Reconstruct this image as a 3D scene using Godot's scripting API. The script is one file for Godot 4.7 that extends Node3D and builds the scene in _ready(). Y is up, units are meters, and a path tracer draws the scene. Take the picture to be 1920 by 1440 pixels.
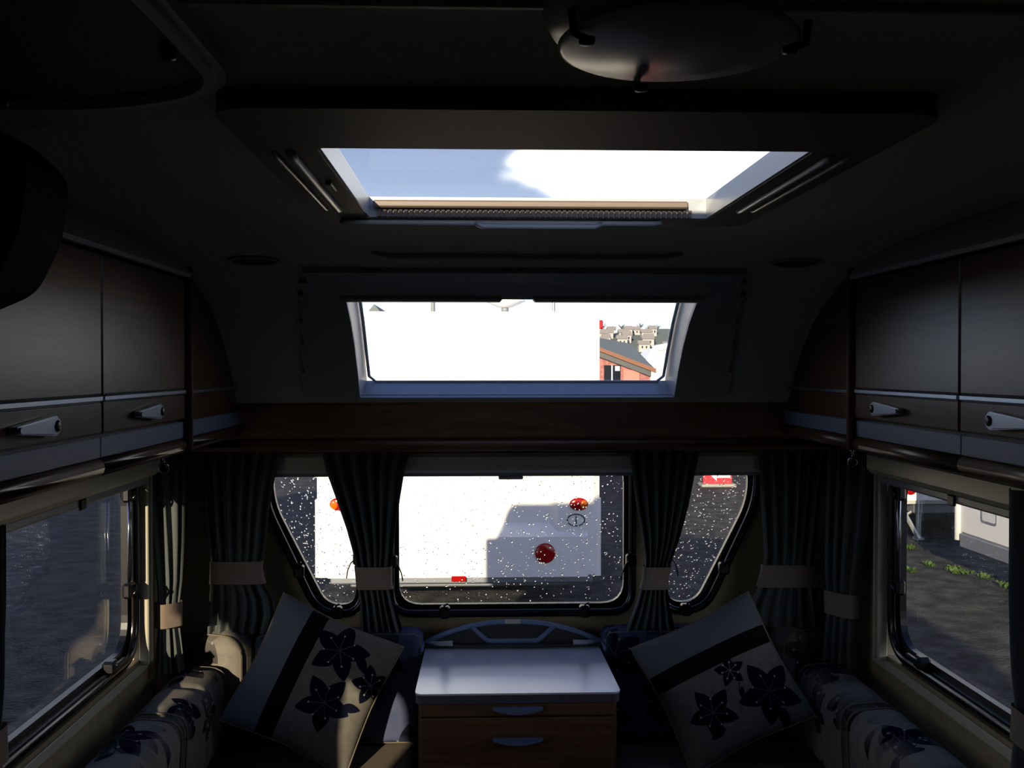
extends Node3D
# A touring caravan lounge, seen towards its front windows. World: x to the right, y up from the caravan floor, z = -Z (Z = metres ahead of the camera).

const EYE := 1.66
const CX := 0.115          # middle of the caravan
const WL := -0.975         # inside of the left wall
const WR := 1.205          # inside of the right wall
const LFACE := -0.695      # faces of the overhead lockers
const RFACE := 0.925
const GROUND := -0.39
var cam_basis: Basis
var M := {}
var used := {}
var rng := RandomNumberGenerator.new()

# ------------------------------------------------------------------ helpers
func V(x: float, y: float, Z: float) -> Vector3:
	return Vector3(x, y, -Z)

func P(px: float, py: float, Z: float) -> Vector3:      # where the sight line through a photo pixel meets the plane Z ahead
	var d := cam_basis * Vector3(px - 960.0, 720.0 - py, -1900.0)
	return Vector3(0, EYE, 0) + d * (Z / -d.z)

func PY(px: float, py: float, y: float) -> Vector3:     # the same for a level plane
	var d := cam_basis * Vector3(px - 960.0, 720.0 - py, -1900.0)
	return Vector3(0, EYE, 0) + d * ((y - EYE) / d.y)

func numbered(called: String) -> String:
	if not used.has(called):
		used[called] = 0
		return called
	used[called] += 1
	return "%s_%03d" % [called, used[called]]

func thing(called: String, label: String, category: String, at := Vector3.ZERO, group := "") -> Node3D:
	var o := Node3D.new()
	o.name = numbered(called)
	add_child(o)
	o.position = at
	o.set_meta("label", label)
	o.set_meta("category", category)
	if group != "":
		o.set_meta("group", group)
	return o

func setting(called: String, label := "", category := "") -> Node3D:
	var o := Node3D.new()
	o.name = called
	add_child(o)
	o.set_meta("kind", "structure")
	o.set_meta("label", label)
	o.set_meta("category", category)
	return o

func tag(o: Node3D, label: String, category: String, group := "", kind := "") -> Node3D:
	o.set_meta("label", label)
	o.set_meta("category", category)
	if group != "":
		o.set_meta("group", group)
	if kind != "":
		o.set_meta("kind", kind)
	return o

func st_new(flat := true) -> SurfaceTool:
	var st := SurfaceTool.new()
	st.begin(Mesh.PRIMITIVE_TRIANGLES)
	st.set_smooth_group(4294967295 if flat else 0)
	return st

func done(st: SurfaceTool, called: String, m: Material, parent: Node = self, label := "") -> MeshInstance3D:
	st.generate_normals()
	var o := MeshInstance3D.new()
	o.mesh = st.commit()
	o.material_override = m
	o.cast_shadow = GeometryInstance3D.SHADOW_CASTING_SETTING_ON
	if parent == self:
		o.name = numbered(called)
		add_child(o)
	else:
		o.name = called
		parent.add_child(o, true)
	if label != "":
		o.set_meta("label", label)
	return o

func tri(st: SurfaceTool, a: Vector3, b: Vector3, c: Vector3, mid = null) -> void:
	if mid != null and (b - a).cross(c - a).dot((a + b + c) / 3.0 - mid) > 0:   # front faces run clockwise
		st.add_vertex(a); st.add_vertex(c); st.add_vertex(b)
	else:
		st.add_vertex(a); st.add_vertex(b); st.add_vertex(c)

func quad(st: SurfaceTool, a: Vector3, b: Vector3, c: Vector3, d: Vector3, mid = null) -> void:
	tri(st, a, b, c, mid)
	tri(st, a, c, d, mid)

# a box with chamfered edges, between two corners
func box(st: SurfaceTool, lo: Vector3, hi: Vector3, bev := 0.004, basis := Basis.IDENTITY, about := Vector3.ZERO) -> void:
	var l := lo.min(hi)
	var h := lo.max(hi)
	var c := (l + h) / 2.0
	var s := (h - l) / 2.0
	var b: float = min(bev, min(s.x, min(s.y, s.z)) * 0.6)
	var pt := func(sx: int, sy: int, sz: int, ax: int) -> Vector3:
		var v := Vector3(sx * s.x, sy * s.y, sz * s.z)
		for k in 3:
			if k != ax:
				v[k] -= sign(v[k]) * b
		return about + basis * (c + v - about)
	var mid := about + basis * (c - about)
	for ax in 3:
		var u := (ax + 1) % 3
		var w := (ax + 2) % 3
		for sg in [-1, 1]:
			var q: Array[Vector3] = []
			for e in [[-1, -1], [1, -1], [1, 1], [-1, 1]]:
				var g := [0, 0, 0]
				g[ax] = sg; g[u] = e[0]; g[w] = e[1]
				q.append(pt.call(g[0], g[1], g[2], ax))
			quad(st, q[0], q[1], q[2], q[3], mid)
	if b <= 0.0:
		return
	for ax in 3:      # chamfers along axis ax
		var u := (ax + 1) % 3
		var w := (ax + 2) % 3
		for su in [-1, 1]:
			for sw in [-1, 1]:
				var g0 := [0, 0, 0]
				var g1 := [0, 0, 0]
				g0[ax] = -1; g1[ax] = 1
				g0[u] = su; g1[u] = su; g0[w] = sw; g1[w] = sw
				quad(st, pt.call(g0[0], g0[1], g0[2], u), pt.call(g1[0], g1[1], g1[2], u), pt.call(g1[0], g1[1], g1[2], w), pt.call(g0[0], g0[1], g0[2], w), mid)
	for sx in [-1, 1]:
		for sy in [-1, 1]:
			for sz in [-1, 1]:
				tri(st, pt.call(sx, sy, sz, 0), pt.call(sx, sy, sz, 1), pt.call(sx, sy, sz, 2), mid)

func boxo(called: String, lo: Vector3, hi: Vector3, m: Material, parent: Node = self, bev := 0.004, label := "") -> MeshInstance3D:
	var st := st_new()
	box(st, lo, hi, bev)
	return done(st, called, m, parent, label)

# extrudes a 2D outline: frame columns are the outline's two axes and the direction of depth
func prism(st: SurfaceTool, poly: PackedVector2Array, depth: float, o: Vector3, ax: Vector3, ay: Vector3, az: Vector3) -> void:
	var n := poly.size()
	var area := 0.0
	for i in n:
		area += poly[i].cross(poly[(i + 1) % n])
	var pts := poly.duplicate()
	if area < 0:
		pts.reverse()
	var at := func(i: int, d: float) -> Vector3: return o + ax * pts[i].x + ay * pts[i].y + az * d
	var hand := ax.cross(ay).dot(az)
	var t := Geometry2D.triangulate_polygon(pts)
	for k in range(0, t.size(), 3):
		var a := t[k]; var b := t[k + 1]; var c := t[k + 2]
		if (pts[b] - pts[a]).cross(pts[c] - pts[a]) < 0:
			var sw := b
			b = c; c = sw
		if hand > 0:
			tri(st, at.call(a, depth), at.call(c, depth), at.call(b, depth)); tri(st, at.call(a, 0.0), at.call(b, 0.0), at.call(c, 0.0))
		else:
			tri(st, at.call(a, depth), at.call(b, depth), at.call(c, depth)); tri(st, at.call(a, 0.0), at.call(c, 0.0), at.call(b, 0.0))
	for i in n:
		var j := (i + 1) % n
		if hand > 0:
			quad(st, at.call(i, 0.0), at.call(i, depth), at.call(j, depth), at.call(j, 0.0))
		else:
			quad(st, at.call(j, 0.0), at.call(j, depth), at.call(i, depth), at.call(i, 0.0))

# a flat ring between two outlines of equal length, with thickness
func ring(st: SurfaceTool, outer: PackedVector2Array, inner: PackedVector2Array, depth: float, o: Vector3, ax: Vector3, ay: Vector3, az: Vector3) -> void:
	var n := outer.size()
	for i in n:
		var j := (i + 1) % n
		var A := o + ax * outer[i].x + ay * outer[i].y
		var B := o + ax * outer[j].x + ay * outer[j].y
		var C := o + ax * inner[j].x + ay * inner[j].y
		var D := o + ax * inner[i].x + ay * inner[i].y
		var k := az * depth
		var mid := (A + B + C + D) / 4.0 + k / 2.0
		quad(st, A, B, C, D, mid)
		quad(st, A + k, B + k, C + k, D + k, mid)
		quad(st, A, B, B + k, A + k, mid)
		quad(st, C, D, D + k, C + k, mid)

func round_poly(pts: PackedVector2Array, r: float, seg := 6) -> PackedVector2Array:
	var out := PackedVector2Array()
	var n := pts.size()
	for i in n:
		var p := pts[i]
		var a := (pts[(i + n - 1) % n] - p)
		var b := (pts[(i + 1) % n] - p)
		var rr: float = min(r, min(a.length(), b.length()) * 0.49)
		var s := p + a.normalized() * rr
		var e := p + b.normalized() * rr
		for k in seg + 1:
			var t := k / float(seg)
			out.append(s.lerp(p, t).lerp(p.lerp(e, t), t))
	return out

func rect(x0: float, y0: float, x1: float, y1: float) -> PackedVector2Array:
	return PackedVector2Array([Vector2(x0, y0), Vector2(x1, y0), Vector2(x1, y1), Vector2(x0, y1)])

func circle(c: Vector2, rx: float, ry: float, n := 28, turn := 0.0) -> PackedVector2Array:
	var out := PackedVector2Array()
	for i in n:
		var a := TAU * i / n
		out.append(c + Vector2(cos(a) * rx, sin(a) * ry).rotated(turn))
	return out

# a tube along points, r one radius or one for each point
func tube(st: SurfaceTool, pts: PackedVector3Array, r, sides := 10, closed := false, flat_by := 1.0) -> void:
	var n := pts.size()
	var rings := []
	var side := Vector3.ZERO
	for i in n:
		var a: Vector3 = pts[(i + n - 1) % n] if (closed or i > 0) else pts[i]
		var b: Vector3 = pts[(i + 1) % n] if (closed or i < n - 1) else pts[i]
		var t := (b - a).normalized()
		if side == Vector3.ZERO:
			side = t.cross(Vector3.UP if abs(t.y) < 0.9 else Vector3.RIGHT).normalized()
		side = (side - t * side.dot(t)).normalized()
		var up := t.cross(side)
		var rr: float = r[i] if r is Array else r
		var q := PackedVector3Array()
		for k in sides:
			var g := TAU * k / sides
			q.append(pts[i] + side * cos(g) * rr + up * sin(g) * rr * flat_by)
		rings.append(q)
	for i in (n if closed else n - 1):
		var A: PackedVector3Array = rings[i]
		var B: PackedVector3Array = rings[(i + 1) % n]
		for k in sides:
			var j := (k + 1) % sides
			quad(st, A[k], B[k], B[j], A[j], (pts[i] + pts[(i + 1) % n]) / 2.0)
	if not closed:
		for e in [0, n - 1]:
			var q: PackedVector3Array = rings[e]
			for k in range(1, sides - 1):
				tri(st, q[0], q[k], q[k + 1], pts[1] if e == 0 else pts[n - 2])

# turns a profile (radius, height) about axis up at o
func lathe(st: SurfaceTool, prof: PackedVector2Array, o: Vector3, up := Vector3.UP, seg := 32) -> void:
	var ax := up.cross(Vector3.RIGHT if abs(up.x) < 0.8 else Vector3.FORWARD).normalized()
	var ay := up.cross(ax)
	var hi := -1e9; var lo := 1e9
	for p in prof:
		hi = max(hi, p.y); lo = min(lo, p.y)
	var mid := o + up * (hi + lo) / 2.0
	for i in prof.size() - 1:
		for k in seg:
			var a := TAU * k / seg
			var b := TAU * (k + 1) / seg
			var da := ax * cos(a) + ay * sin(a)
			var db := ax * cos(b) + ay * sin(b)
			var p0 := prof[i]; var p1 := prof[i + 1]
			var A := o + da * p0.x + up * p0.y
			var B := o + db * p0.x + up * p0.y
			var C := o + db * p1.x + up * p1.y
			var D := o + da * p1.x + up * p1.y
			if p0.x < 1e-5:
				tri(st, A, C, D, mid)
			elif p1.x < 1e-5:
				tri(st, A, B, C, mid)
			else:
				quad(st, A, B, C, D, mid)

# a padded block: rounded on all edges, with seams pressed in across its length
func padded(st: SurfaceTool, half: Vector3, r: float, tf: Transform3D, seams: Array = [], seam_axis := 2, n := 12, puff := 0.0) -> void:
	var cs := []
	for ax in 3:
		var c := []
		var k: float = r / half[ax]
		for i in 5:
			c.append(-1.0 + k * (i / 4.0))
		var m := n * (3 if ax == seam_axis and seams.size() > 0 else 1)
		for i in range(1, m):
			c.append(lerp(-1.0 + k, 1.0 - k, i / float(m)))
		for i in 5:
			c.append(1.0 - k + k * (i / 4.0))
		cs.append(c)
	for ax in 3:
		var u := (ax + 1) % 3
		var w := (ax + 2) % 3
		for sg in [-1.0, 1.0]:
			var cu: Array = cs[u]
			var cw: Array = cs[w]
			var g := []
			for i in cu.size():
				var row := PackedVector3Array()
				for j in cw.size():
					var p := Vector3.ZERO
					p[ax] = sg; p[u] = cu[i]; p[w] = cw[j]
					var q := p * half
					var inn := q.clamp(-half + Vector3.ONE * r, half - Vector3.ONE * r)
					var e := inn + (q - inn).normalized() * r
					var bulge := (1.0 - pow(abs(p[(seam_axis + 1) % 3]), 2.0) * 0.5)
					var sc := 1.0 + puff * bulge
					for s in seams:
						sc -= 0.10 * exp(-pow((e[seam_axis] - s) / 0.014, 2.0))
					for k in 3:
						if k != seam_axis:
							e[k] *= sc
					row.append(tf * e)
				g.append(row)
			var flip: bool = sg > 0
			for i in cu.size() - 1:
				for j in cw.size() - 1:
					if flip:
						tri(st, g[i][j], g[i + 1][j + 1], g[i + 1][j]); tri(st, g[i][j], g[i][j + 1], g[i + 1][j + 1])
					else:
						tri(st, g[i][j], g[i + 1][j], g[i + 1][j + 1]); tri(st, g[i][j], g[i + 1][j + 1], g[i][j + 1])

# a stuffed square scatter cushion lying in its own xy plane, uv over its face
func pillow(st: SurfaceTool, half: float, thick: float, tf: Transform3D, n := 30) -> void:
	for sg in [1.0, -1.0]:
		for i in n:
			for j in n:
				var q := []
				for e in [[0, 0], [1, 0], [1, 1], [0, 1]]:
					var a: float = sin((float(i + e[0]) / n - 0.5) * PI)
					var b: float = sin((float(j + e[1]) / n - 0.5) * PI)
					var pinch: float = 1.0 - 0.07 * (1.0 - pow(abs(a * b), 1.5)) * max(abs(a), abs(b))
					var h := pow((1.0 - pow(abs(a), 3.2)) * (1.0 - pow(abs(b), 3.2)), 0.55)
					h *= 1.0 + 0.06 * sin(a * 5.0 + b * 3.0) + 0.05 * sin(b * 6.0 - a * 2.0)
					q.append([tf * Vector3(a * half * pinch, b * half * pinch, sg * thick * h), Vector2(a * 0.5 + 0.5, 0.5 - b * 0.5)])
				for t in ([0, 2, 1, 0, 3, 2] if sg > 0 else [0, 1, 2, 0, 2, 3]):
					st.set_uv(q[t][1])
					st.add_vertex(q[t][0])

# ------------------------------------------------------------------ materials
func mat(called: String, c: Color, rough := 0.6, metal := 0.0, spec := 0.5) -> StandardMaterial3D:
	var m := StandardMaterial3D.new()
	m.resource_name = called
	m.albedo_color = c
	m.roughness = rough
	m.metallic = metal
	m.metallic_specular = spec
	m.cull_mode = BaseMaterial3D.CULL_DISABLED
	M[called] = m
	return m

func noise(kind: int, freq: float, octaves := 4, sd := 1) -> FastNoiseLite:
	var n := FastNoiseLite.new()
	n.noise_type = kind
	n.frequency = freq
	n.fractal_octaves = octaves
	n.seed = sd
	return n

func tex(n: FastNoiseLite, ramp: Array, size := 512, as_normal := false, bump := 4.0) -> Texture2D:
	var im := Image.create(size, size, false, Image.FORMAT_RGB8)
	var src := n.get_seamless_image(size, size)
	if as_normal:
		src.convert(Image.FORMAT_RGBA8)
		src.bump_map_to_normal_map(bump)
		return ImageTexture.create_from_image(src)
	var g := Gradient.new()
	g.offsets = PackedFloat32Array(ramp.map(func(e): return e[0]))
	g.colors = PackedColorArray(ramp.map(func(e): return e[1]))
	for y in size:
		for x in size:
			im.set_pixel(x, y, g.sample(src.get_pixel(x, y).r))
	return ImageTexture.create_from_image(im)

func wood_image(dark: Color, light: Color, sd: int) -> Texture2D:
	var s := 512
	var im := Image.create(s, s, false, Image.FORMAT_RGB8)
	var a := noise(FastNoiseLite.TYPE_SIMPLEX_SMOOTH, 1.0, 4, sd)
	var b := noise(FastNoiseLite.TYPE_SIMPLEX_SMOOTH, 1.0, 3, sd + 7)
	for y in s:
		for x in s:
			var th := TAU * x / s
			var ph := TAU * y / s
			var warp := b.get_noise_3d(cos(th) * 0.35, sin(th) * 0.35, y * 0.012) * 0.9
			var v: float = 0.5 + 0.5 * a.get_noise_3d(cos(ph) * 5.0 + warp, sin(ph) * 5.0, cos(th) * 0.25 + sin(th) * 0.1)
			var fine: float = a.get_noise_3d(cos(ph) * 40.0, sin(ph) * 40.0, x * 0.012 + 9.0)
			im.set_pixel(x, y, dark.lerp(light, clampf(v + fine * 0.35, 0, 1)))
	return ImageTexture.create_from_image(im)

func petal(im: Image, c: Vector2, ang: float, length: float, wide: float, col: Color) -> void:
	var s := im.get_width()
	var d := Vector2(cos(ang), sin(ang))
	var e := Vector2(-d.y, d.x)
	for k in range(-int(length) - 2, int(length) + 3):
		for l in range(-int(length) - 2, int(length) + 3):
			var p := Vector2(k, l)
			var a := p.dot(d) / length
			if a < 0 or a > 1:
				continue
			var w := wide * pow(sin(PI * pow(a, 0.8)), 0.8)
			if abs(p.dot(e)) < w:
				var vein := 0.85 if absf(fmod(absf(p.dot(e)), 6.0) - 3.0) < 0.6 else 1.0
				var x := posmod(int(c.x) + k, s)
				var y := posmod(int(c.y) + l, s)
				im.set_pixel(x, y, Color(col.r / vein, col.g / vein, col.b / vein))

func dot(im: Image, c: Vector2, r: float, col: Color) -> void:
	var s := im.get_width()
	for k in range(-int(r) - 1, int(r) + 2):
		for l in range(-int(r) - 1, int(r) + 2):
			if k * k + l * l <= r * r:
				im.set_pixel(posmod(int(c.x) + k, s), posmod(int(c.y) + l, s), col)

func flower(im: Image, c: Vector2, r: float, turn: float, navy: Color, pale: Color) -> void:
	for k in 5:
		petal(im, c, turn + TAU * k / 5.0, r, r * 0.30, navy)
	for k in 7:
		var a := turn + 0.4 + TAU * k / 7.0
		for q in 10:
			dot(im, c + Vector2(cos(a), sin(a)) * r * 0.5 * q / 10.0, 1.0, pale)
		dot(im, c + Vector2(cos(a), sin(a)) * r * 0.52, 4.0, pale)

func floral(base: Color, navy: Color, pale: Color, spots: Array, s := 512) -> Image:
	var im := Image.create(s, s, false, Image.FORMAT_RGB8)
	var n := noise(FastNoiseLite.TYPE_SIMPLEX, 0.02, 3, 5)
	for y in s:
		for x in s:
			var w: float = 1.0 + n.get_noise_2d(x, y) * 0.06 + (0.05 if (x + y) % 3 == 0 else -0.02)
			im.set_pixel(x, y, Color(base.r * w, base.g * w, base.b * w))
	for f in spots:      # x, y, radius, turn
		var c := Vector2(f[0], f[1])
		for k in 40:     # a stem
			dot(im, c + Vector2(sin(k * 0.06 + f[3]) * 20.0, k * 2.2), 1.2, navy)
		flower(im, c, f[2], f[3], navy, pale)
		petal(im, c + Vector2(14, 70), f[3] + 1.0, f[2] * 0.7, f[2] * 0.16, navy)
	return im

func glass(called: String, tint: Color, alpha: float, rough := 0.0) -> StandardMaterial3D:
	var m := mat(called, Color(tint.r, tint.g, tint.b, alpha), rough)
	m.transparency = BaseMaterial3D.TRANSPARENCY_ALPHA
	return m

func triplanar(m: StandardMaterial3D, scale: float, world := true) -> void:
	m.uv1_triplanar = true
	m.uv1_world_triplanar = world
	m.uv1_scale = Vector3.ONE * scale

func materials() -> void:
	var wd := mat("walnut_wood", Color.WHITE, 0.33, 0.0, 0.42)
	wd.albedo_texture = wood_image(Color(0.22, 0.145, 0.09), Color(0.37, 0.26, 0.17), 3)
	triplanar(wd, 1.6)
	var w2 := mat("cherry_wood", Color.WHITE, 0.38)
	w2.albedo_texture = wood_image(Color(0.38, 0.27, 0.19), Color(0.54, 0.40, 0.29), 11)
	triplanar(w2, 1.3)
	var ce := mat("ceiling_board", Color.WHITE, 0.85, 0.0, 0.3)
	ce.albedo_texture = tex(noise(FastNoiseLite.TYPE_SIMPLEX, 0.08, 3, 2), [[0.0, Color(0.70, 0.72, 0.68)], [1.0, Color(0.75, 0.77, 0.73)]], 256)
	triplanar(ce, 3.0)
	var wa := mat("cream_wallboard", Color.WHITE, 0.6)
	wa.albedo_texture = tex(noise(FastNoiseLite.TYPE_SIMPLEX, 0.05, 3, 4), [[0.0, Color(0.58, 0.52, 0.39)], [1.0, Color(0.64, 0.58, 0.44)]], 256)
	triplanar(wa, 2.0)
	mat("cream_plastic", Color(0.78, 0.76, 0.66), 0.35)
	mat("valance_plastic", Color(0.84, 0.85, 0.82), 0.4)
	mat("grey_plastic", Color(0.60, 0.62, 0.62), 0.35)
	mat("skylight_frame", Color(0.36, 0.33, 0.30), 0.6)
	mat("blind_tan", Color(0.46, 0.40, 0.36), 0.5)
	mat("surround_plastic", Color(0.58, 0.61, 0.59), 0.55)
	mat("pale_plastic", Color(0.66, 0.69, 0.72), 0.3)
	mat("black_rubber", Color(0.03, 0.03, 0.035), 0.22, 0.0, 0.6)
	mat("black_plastic", Color(0.025, 0.025, 0.03), 0.4)
	mat("matt_black", Color(0.02, 0.02, 0.022), 0.8, 0.0, 0.2)
	mat("chrome", Color(0.8, 0.8, 0.82), 0.18, 1.0)
	mat("satin_metal", Color(0.62, 0.65, 0.70), 0.32, 1.0)
	mat("pelmet_panel", Color(0.38, 0.43, 0.52), 0.4)
	var fl := mat("dark_carpet", Color(0.12, 0.10, 0.09), 1.0, 0.0, 0.1)
	fl.resource_name = "dark_carpet"
	var cu := mat("grey_curtain", Color.WHITE, 0.9, 0.0, 0.2)
	cu.albedo_texture = tex(noise(FastNoiseLite.TYPE_SIMPLEX, 0.25, 2, 8), [[0.0, Color(0.33, 0.35, 0.345)], [1.0, Color(0.42, 0.44, 0.43)]], 256)
	triplanar(cu, 4.0)
	cu.backlight = Color(0.16, 0.17, 0.16)
	var tb := mat("beige_linen", Color.WHITE, 0.95, 0.0, 0.2)
	tb.albedo_texture = tex(noise(FastNoiseLite.TYPE_SIMPLEX, 0.3, 2, 9), [[0.0, Color(0.50, 0.44, 0.39)], [1.0, Color(0.58, 0.52, 0.46)]], 256)
	triplanar(tb, 4.0)
	# the lounge fabric: navy flowers printed on linen
	var navy := Color(0.045, 0.055, 0.12)
	var pale := Color(0.68, 0.68, 0.66)
	var fb := mat("floral_linen", Color.WHITE, 0.92, 0.0, 0.2)
	fb.albedo_texture = ImageTexture.create_from_image(floral(Color(0.53, 0.51, 0.47), navy, pale, [[90, 120, 88, 0.3], [330, 60, 70, 1.1], [230, 300, 95, 0.8], [440, 350, 84, 2.0], [70, 430, 66, 2.7]]))
	triplanar(fb, 1.75)
	var fn := mat("navy_floral", Color.WHITE, 0.85, 0.0, 0.25)
	fn.albedo_texture = ImageTexture.create_from_image(floral(Color(0.30, 0.33, 0.44), Color(0.035, 0.045, 0.10), pale, [[90, 100, 95, 0.1], [300, 90, 100, 1.0], [200, 290, 100, 0.5], [430, 300, 95, 1.9], [70, 430, 80, 2.4], [400, 480, 80, 0.2]]))
	triplanar(fn, 1.9)
	var seat := mat("seat_linen", Color.WHITE, 0.95, 0.0, 0.2)
	seat.albedo_texture = tex(noise(FastNoiseLite.TYPE_SIMPLEX, 0.2, 3, 12), [[0.0, Color(0.46, 0.43, 0.37)], [1.0, Color(0.55, 0.51, 0.45)]], 256)
	triplanar(seat, 3.0)
	# the scatter cushions: a plain band, a navy band, then flowers
	for k in 2:
		var im := floral(Color(0.44, 0.425, 0.395), navy, pale, [[200, 330, 110, 0.4], [400, 300, 120, 1.3], [330, 470, 80, 2.0]] if k == 0 else [[170, 350, 100, 1.9], [400, 370, 125, 0.7], [300, 240, 60, 1.1]])
		im.fill_rect(Rect2i(0, 0, 512, 130), Color(0.43, 0.43, 0.44))
		im.fill_rect(Rect2i(0, 130, 512, 72), Color(0.06, 0.065, 0.085))
		var m := mat("cushion_print_%d" % k, Color.WHITE, 0.92, 0.0, 0.2)
		m.albedo_texture = ImageTexture.create_from_image(im)
	mat("shaded_edge_grey", Color(0.36, 0.35, 0.38), 0.5)  # dark grey stands in for the shade on the worktop edge
	var wt := mat("worktop", Color(0.92, 0.93, 0.94), 0.25, 0.0, 1.0)
	wt.clearcoat_enabled = true
	wt.clearcoat = 0.9
	wt.clearcoat_roughness = 0.2
	mat("tray_frame", Color(0.46, 0.54, 0.68), 0.35)
	mat("tray_dark", Color(0.20, 0.21, 0.22), 0.5)
	mat("label_white", Color(0.75, 0.75, 0.7), 0.6)
	mat("lamp_opal", Color(0.66, 0.68, 0.70), 0.25)
	# glazing
	glass("window_acrylic", Color(0.02, 0.025, 0.03), 0.20)
	glass("skylight_acrylic", Color(0.02, 0.025, 0.03), 0.30).metallic_specular = 0.03
	glass("clear_acrylic", Color(0.02, 0.025, 0.03), 0.12)
	var dr := mat("rain_water", Color(1, 1, 1, 0.0), 0.0)
	dr.transparency = BaseMaterial3D.TRANSPARENCY_ALPHA
	dr.refraction_enabled = true
	dr.refraction_scale = 0.033
	# outside
	var asp := mat("asphalt", Color.WHITE, 0.9, 0.0, 0.3)
	asp.albedo_texture = tex(noise(FastNoiseLite.TYPE_SIMPLEX, 0.012, 6, 21), [[0.15, Color(0.165, 0.17, 0.17)], [0.5, Color(0.225, 0.23, 0.23)], [0.85, Color(0.29, 0.295, 0.29)]], 1024)
	asp.normal_enabled = true
	asp.normal_texture = tex(noise(FastNoiseLite.TYPE_SIMPLEX, 0.2, 3, 22), [], 512, true, 1.2)
	triplanar(asp, 0.22)
	mat("white_bodywork", Color(0.90, 0.90, 0.89), 0.3)
	mat("white_trim", Color(0.82, 0.83, 0.84), 0.4)
	mat("grey_skirt", Color(0.42, 0.44, 0.47), 0.5)
	mat("tyre", Color(0.04, 0.04, 0.04), 0.8)
	mat("red_lens", Color(0.55, 0.03, 0.04), 0.15)
	mat("amber_lens", Color(0.80, 0.36, 0.03), 0.15)
	mat("badge_line", Color(0.20, 0.24, 0.30), 0.4)
	mat("dark_glass", Color(0.03, 0.035, 0.045), 0.08)
	mat("galvanised", Color(0.62, 0.64, 0.64), 0.4, 0.6)
	var br := mat("red_brick", Color(0.95, 0.95, 0.95), 0.9)
	br.albedo_texture = tex(noise(FastNoiseLite.TYPE_SIMPLEX, 0.06, 4, 31), [[0.2, Color(0.50, 0.31, 0.29)], [0.8, Color(0.62, 0.42, 0.40)]], 256)
	triplanar(br, 0.5)
	mat("roof_slate", Color(0.36, 0.40, 0.41), 0.8)
	mat("brown_board", Color(0.42, 0.27, 0.19), 0.7)
	mat("door_red", Color(0.66, 0.38, 0.33), 0.5)
	mat("sign_red", Color(0.80, 0.14, 0.20), 0.4)
	mat("sign_white", Color(0.93, 0.93, 0.93), 0.4)
	mat("concrete", Color(0.55, 0.55, 0.53), 0.9)
	mat("weed_green", Color(0.24, 0.34, 0.13), 0.7)
	mat("hill_grass", Color(0.36, 0.39, 0.38), 1.0)
	mat("render_pale", Color(0.58, 0.58, 0.57), 0.9)
	mat("tile_grey", Color(0.50, 0.48, 0.47), 0.9)
	mat("distant_tree", Color(0.38, 0.39, 0.36), 1.0)

# ------------------------------------------------------------------ camera, sky, sun
func sky_image() -> Image:
	var w := 1024
	var h := 512
	var im := Image.create(w, h, false, Image.FORMAT_RGBF)
	var n := noise(FastNoiseLite.TYPE_SIMPLEX_SMOOTH, 1.0, 5, 39)
	for j in h:
		var el := PI * (0.5 - (j + 0.5) / h)
		for i in w:
			var az := TAU * ((i + 0.5) / w - 0.5)
			var d := Vector3(cos(el) * sin(az), sin(el), -cos(el) * cos(az))
			var c := Vector3(0.10, 0.11, 0.12)
			if el > 0.0:
				var t := pow(1.0 - d.y, 6.0)
				c = Vector3(0.09, 0.14, 0.34).lerp(Vector3(0.98, 1.22, 1.46), t)
				var cl := smoothstep(-0.06, 0.05, n.get_noise_3d(d.x * 3.2, d.y * 9.0, d.z * 3.2)) * smoothstep(0.07, 0.13, d.y) * (1.0 - smoothstep(0.25, 0.45, d.y))   # a bank of cumulus low round the sky
				c = c.lerp(Vector3(1.9, 1.9, 1.93), cl)
			im.set_pixel(i, j, Color(c.x, c.y, c.z))
	return im

func camera_and_light() -> void:
	var cam := Camera3D.new()
	cam.name = "camera"
	add_child(cam)
	cam.position = Vector3(0, EYE, 0)
	cam.rotation_order = EULER_ORDER_YXZ
	cam.rotation_degrees = Vector3(-0.9046, -2.0193, 0)
	cam.fov = rad_to_deg(2.0 * atan(720.0 / 1900.0))
	cam.near = 0.05
	cam.far = 2000.0
	cam.current = true
	cam_basis = cam.basis

	var env := Environment.new()
	env.background_mode = Environment.BG_SKY
	var sky := Sky.new()
	var pm := PanoramaSkyMaterial.new()
	pm.panorama = ImageTexture.create_from_image(sky_image())
	sky.sky_material = pm
	env.sky = sky
	env.background_energy_multiplier = 1.0
	env.tonemap_mode = Environment.TONE_MAPPER_LINEAR
	env.tonemap_exposure = 2.2
	env.sdfgi_enabled = true
	env.ssao_enabled = true
	env.ssil_enabled = true
	var we := WorldEnvironment.new()
	we.name = "world_environment"
	we.environment = env
	add_child(we)

	var sun := DirectionalLight3D.new()
	sun.name = "sun"
	add_child(sun)
	sun.look_at_from_position(Vector3.ZERO, Vector3(0.25, -0.245, -1.0), Vector3.UP)   # low winter sun from behind on the left
	sun.light_color = Color(1.0, 0.93, 0.80)
	sun.light_energy = 2.0
	sun.light_angular_distance = 0.55
	sun.shadow_enabled = true

# ------------------------------------------------------------------ the shell
var roof_line := [Vector2(-2.5, 1.96), Vector2(1.06, 1.96), Vector2(1.97, 1.96), Vector2(2.2, 1.953), Vector2(2.45, 1.918), Vector2(2.58, 1.888), Vector2(2.71, 1.843), Vector2(2.80, 1.795), Vector2(2.88, 1.735), Vector2(2.96, 1.655), Vector2(3.02, 1.572), Vector2(3.10, 1.49), Vector2(3.44, 1.38)]

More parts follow.
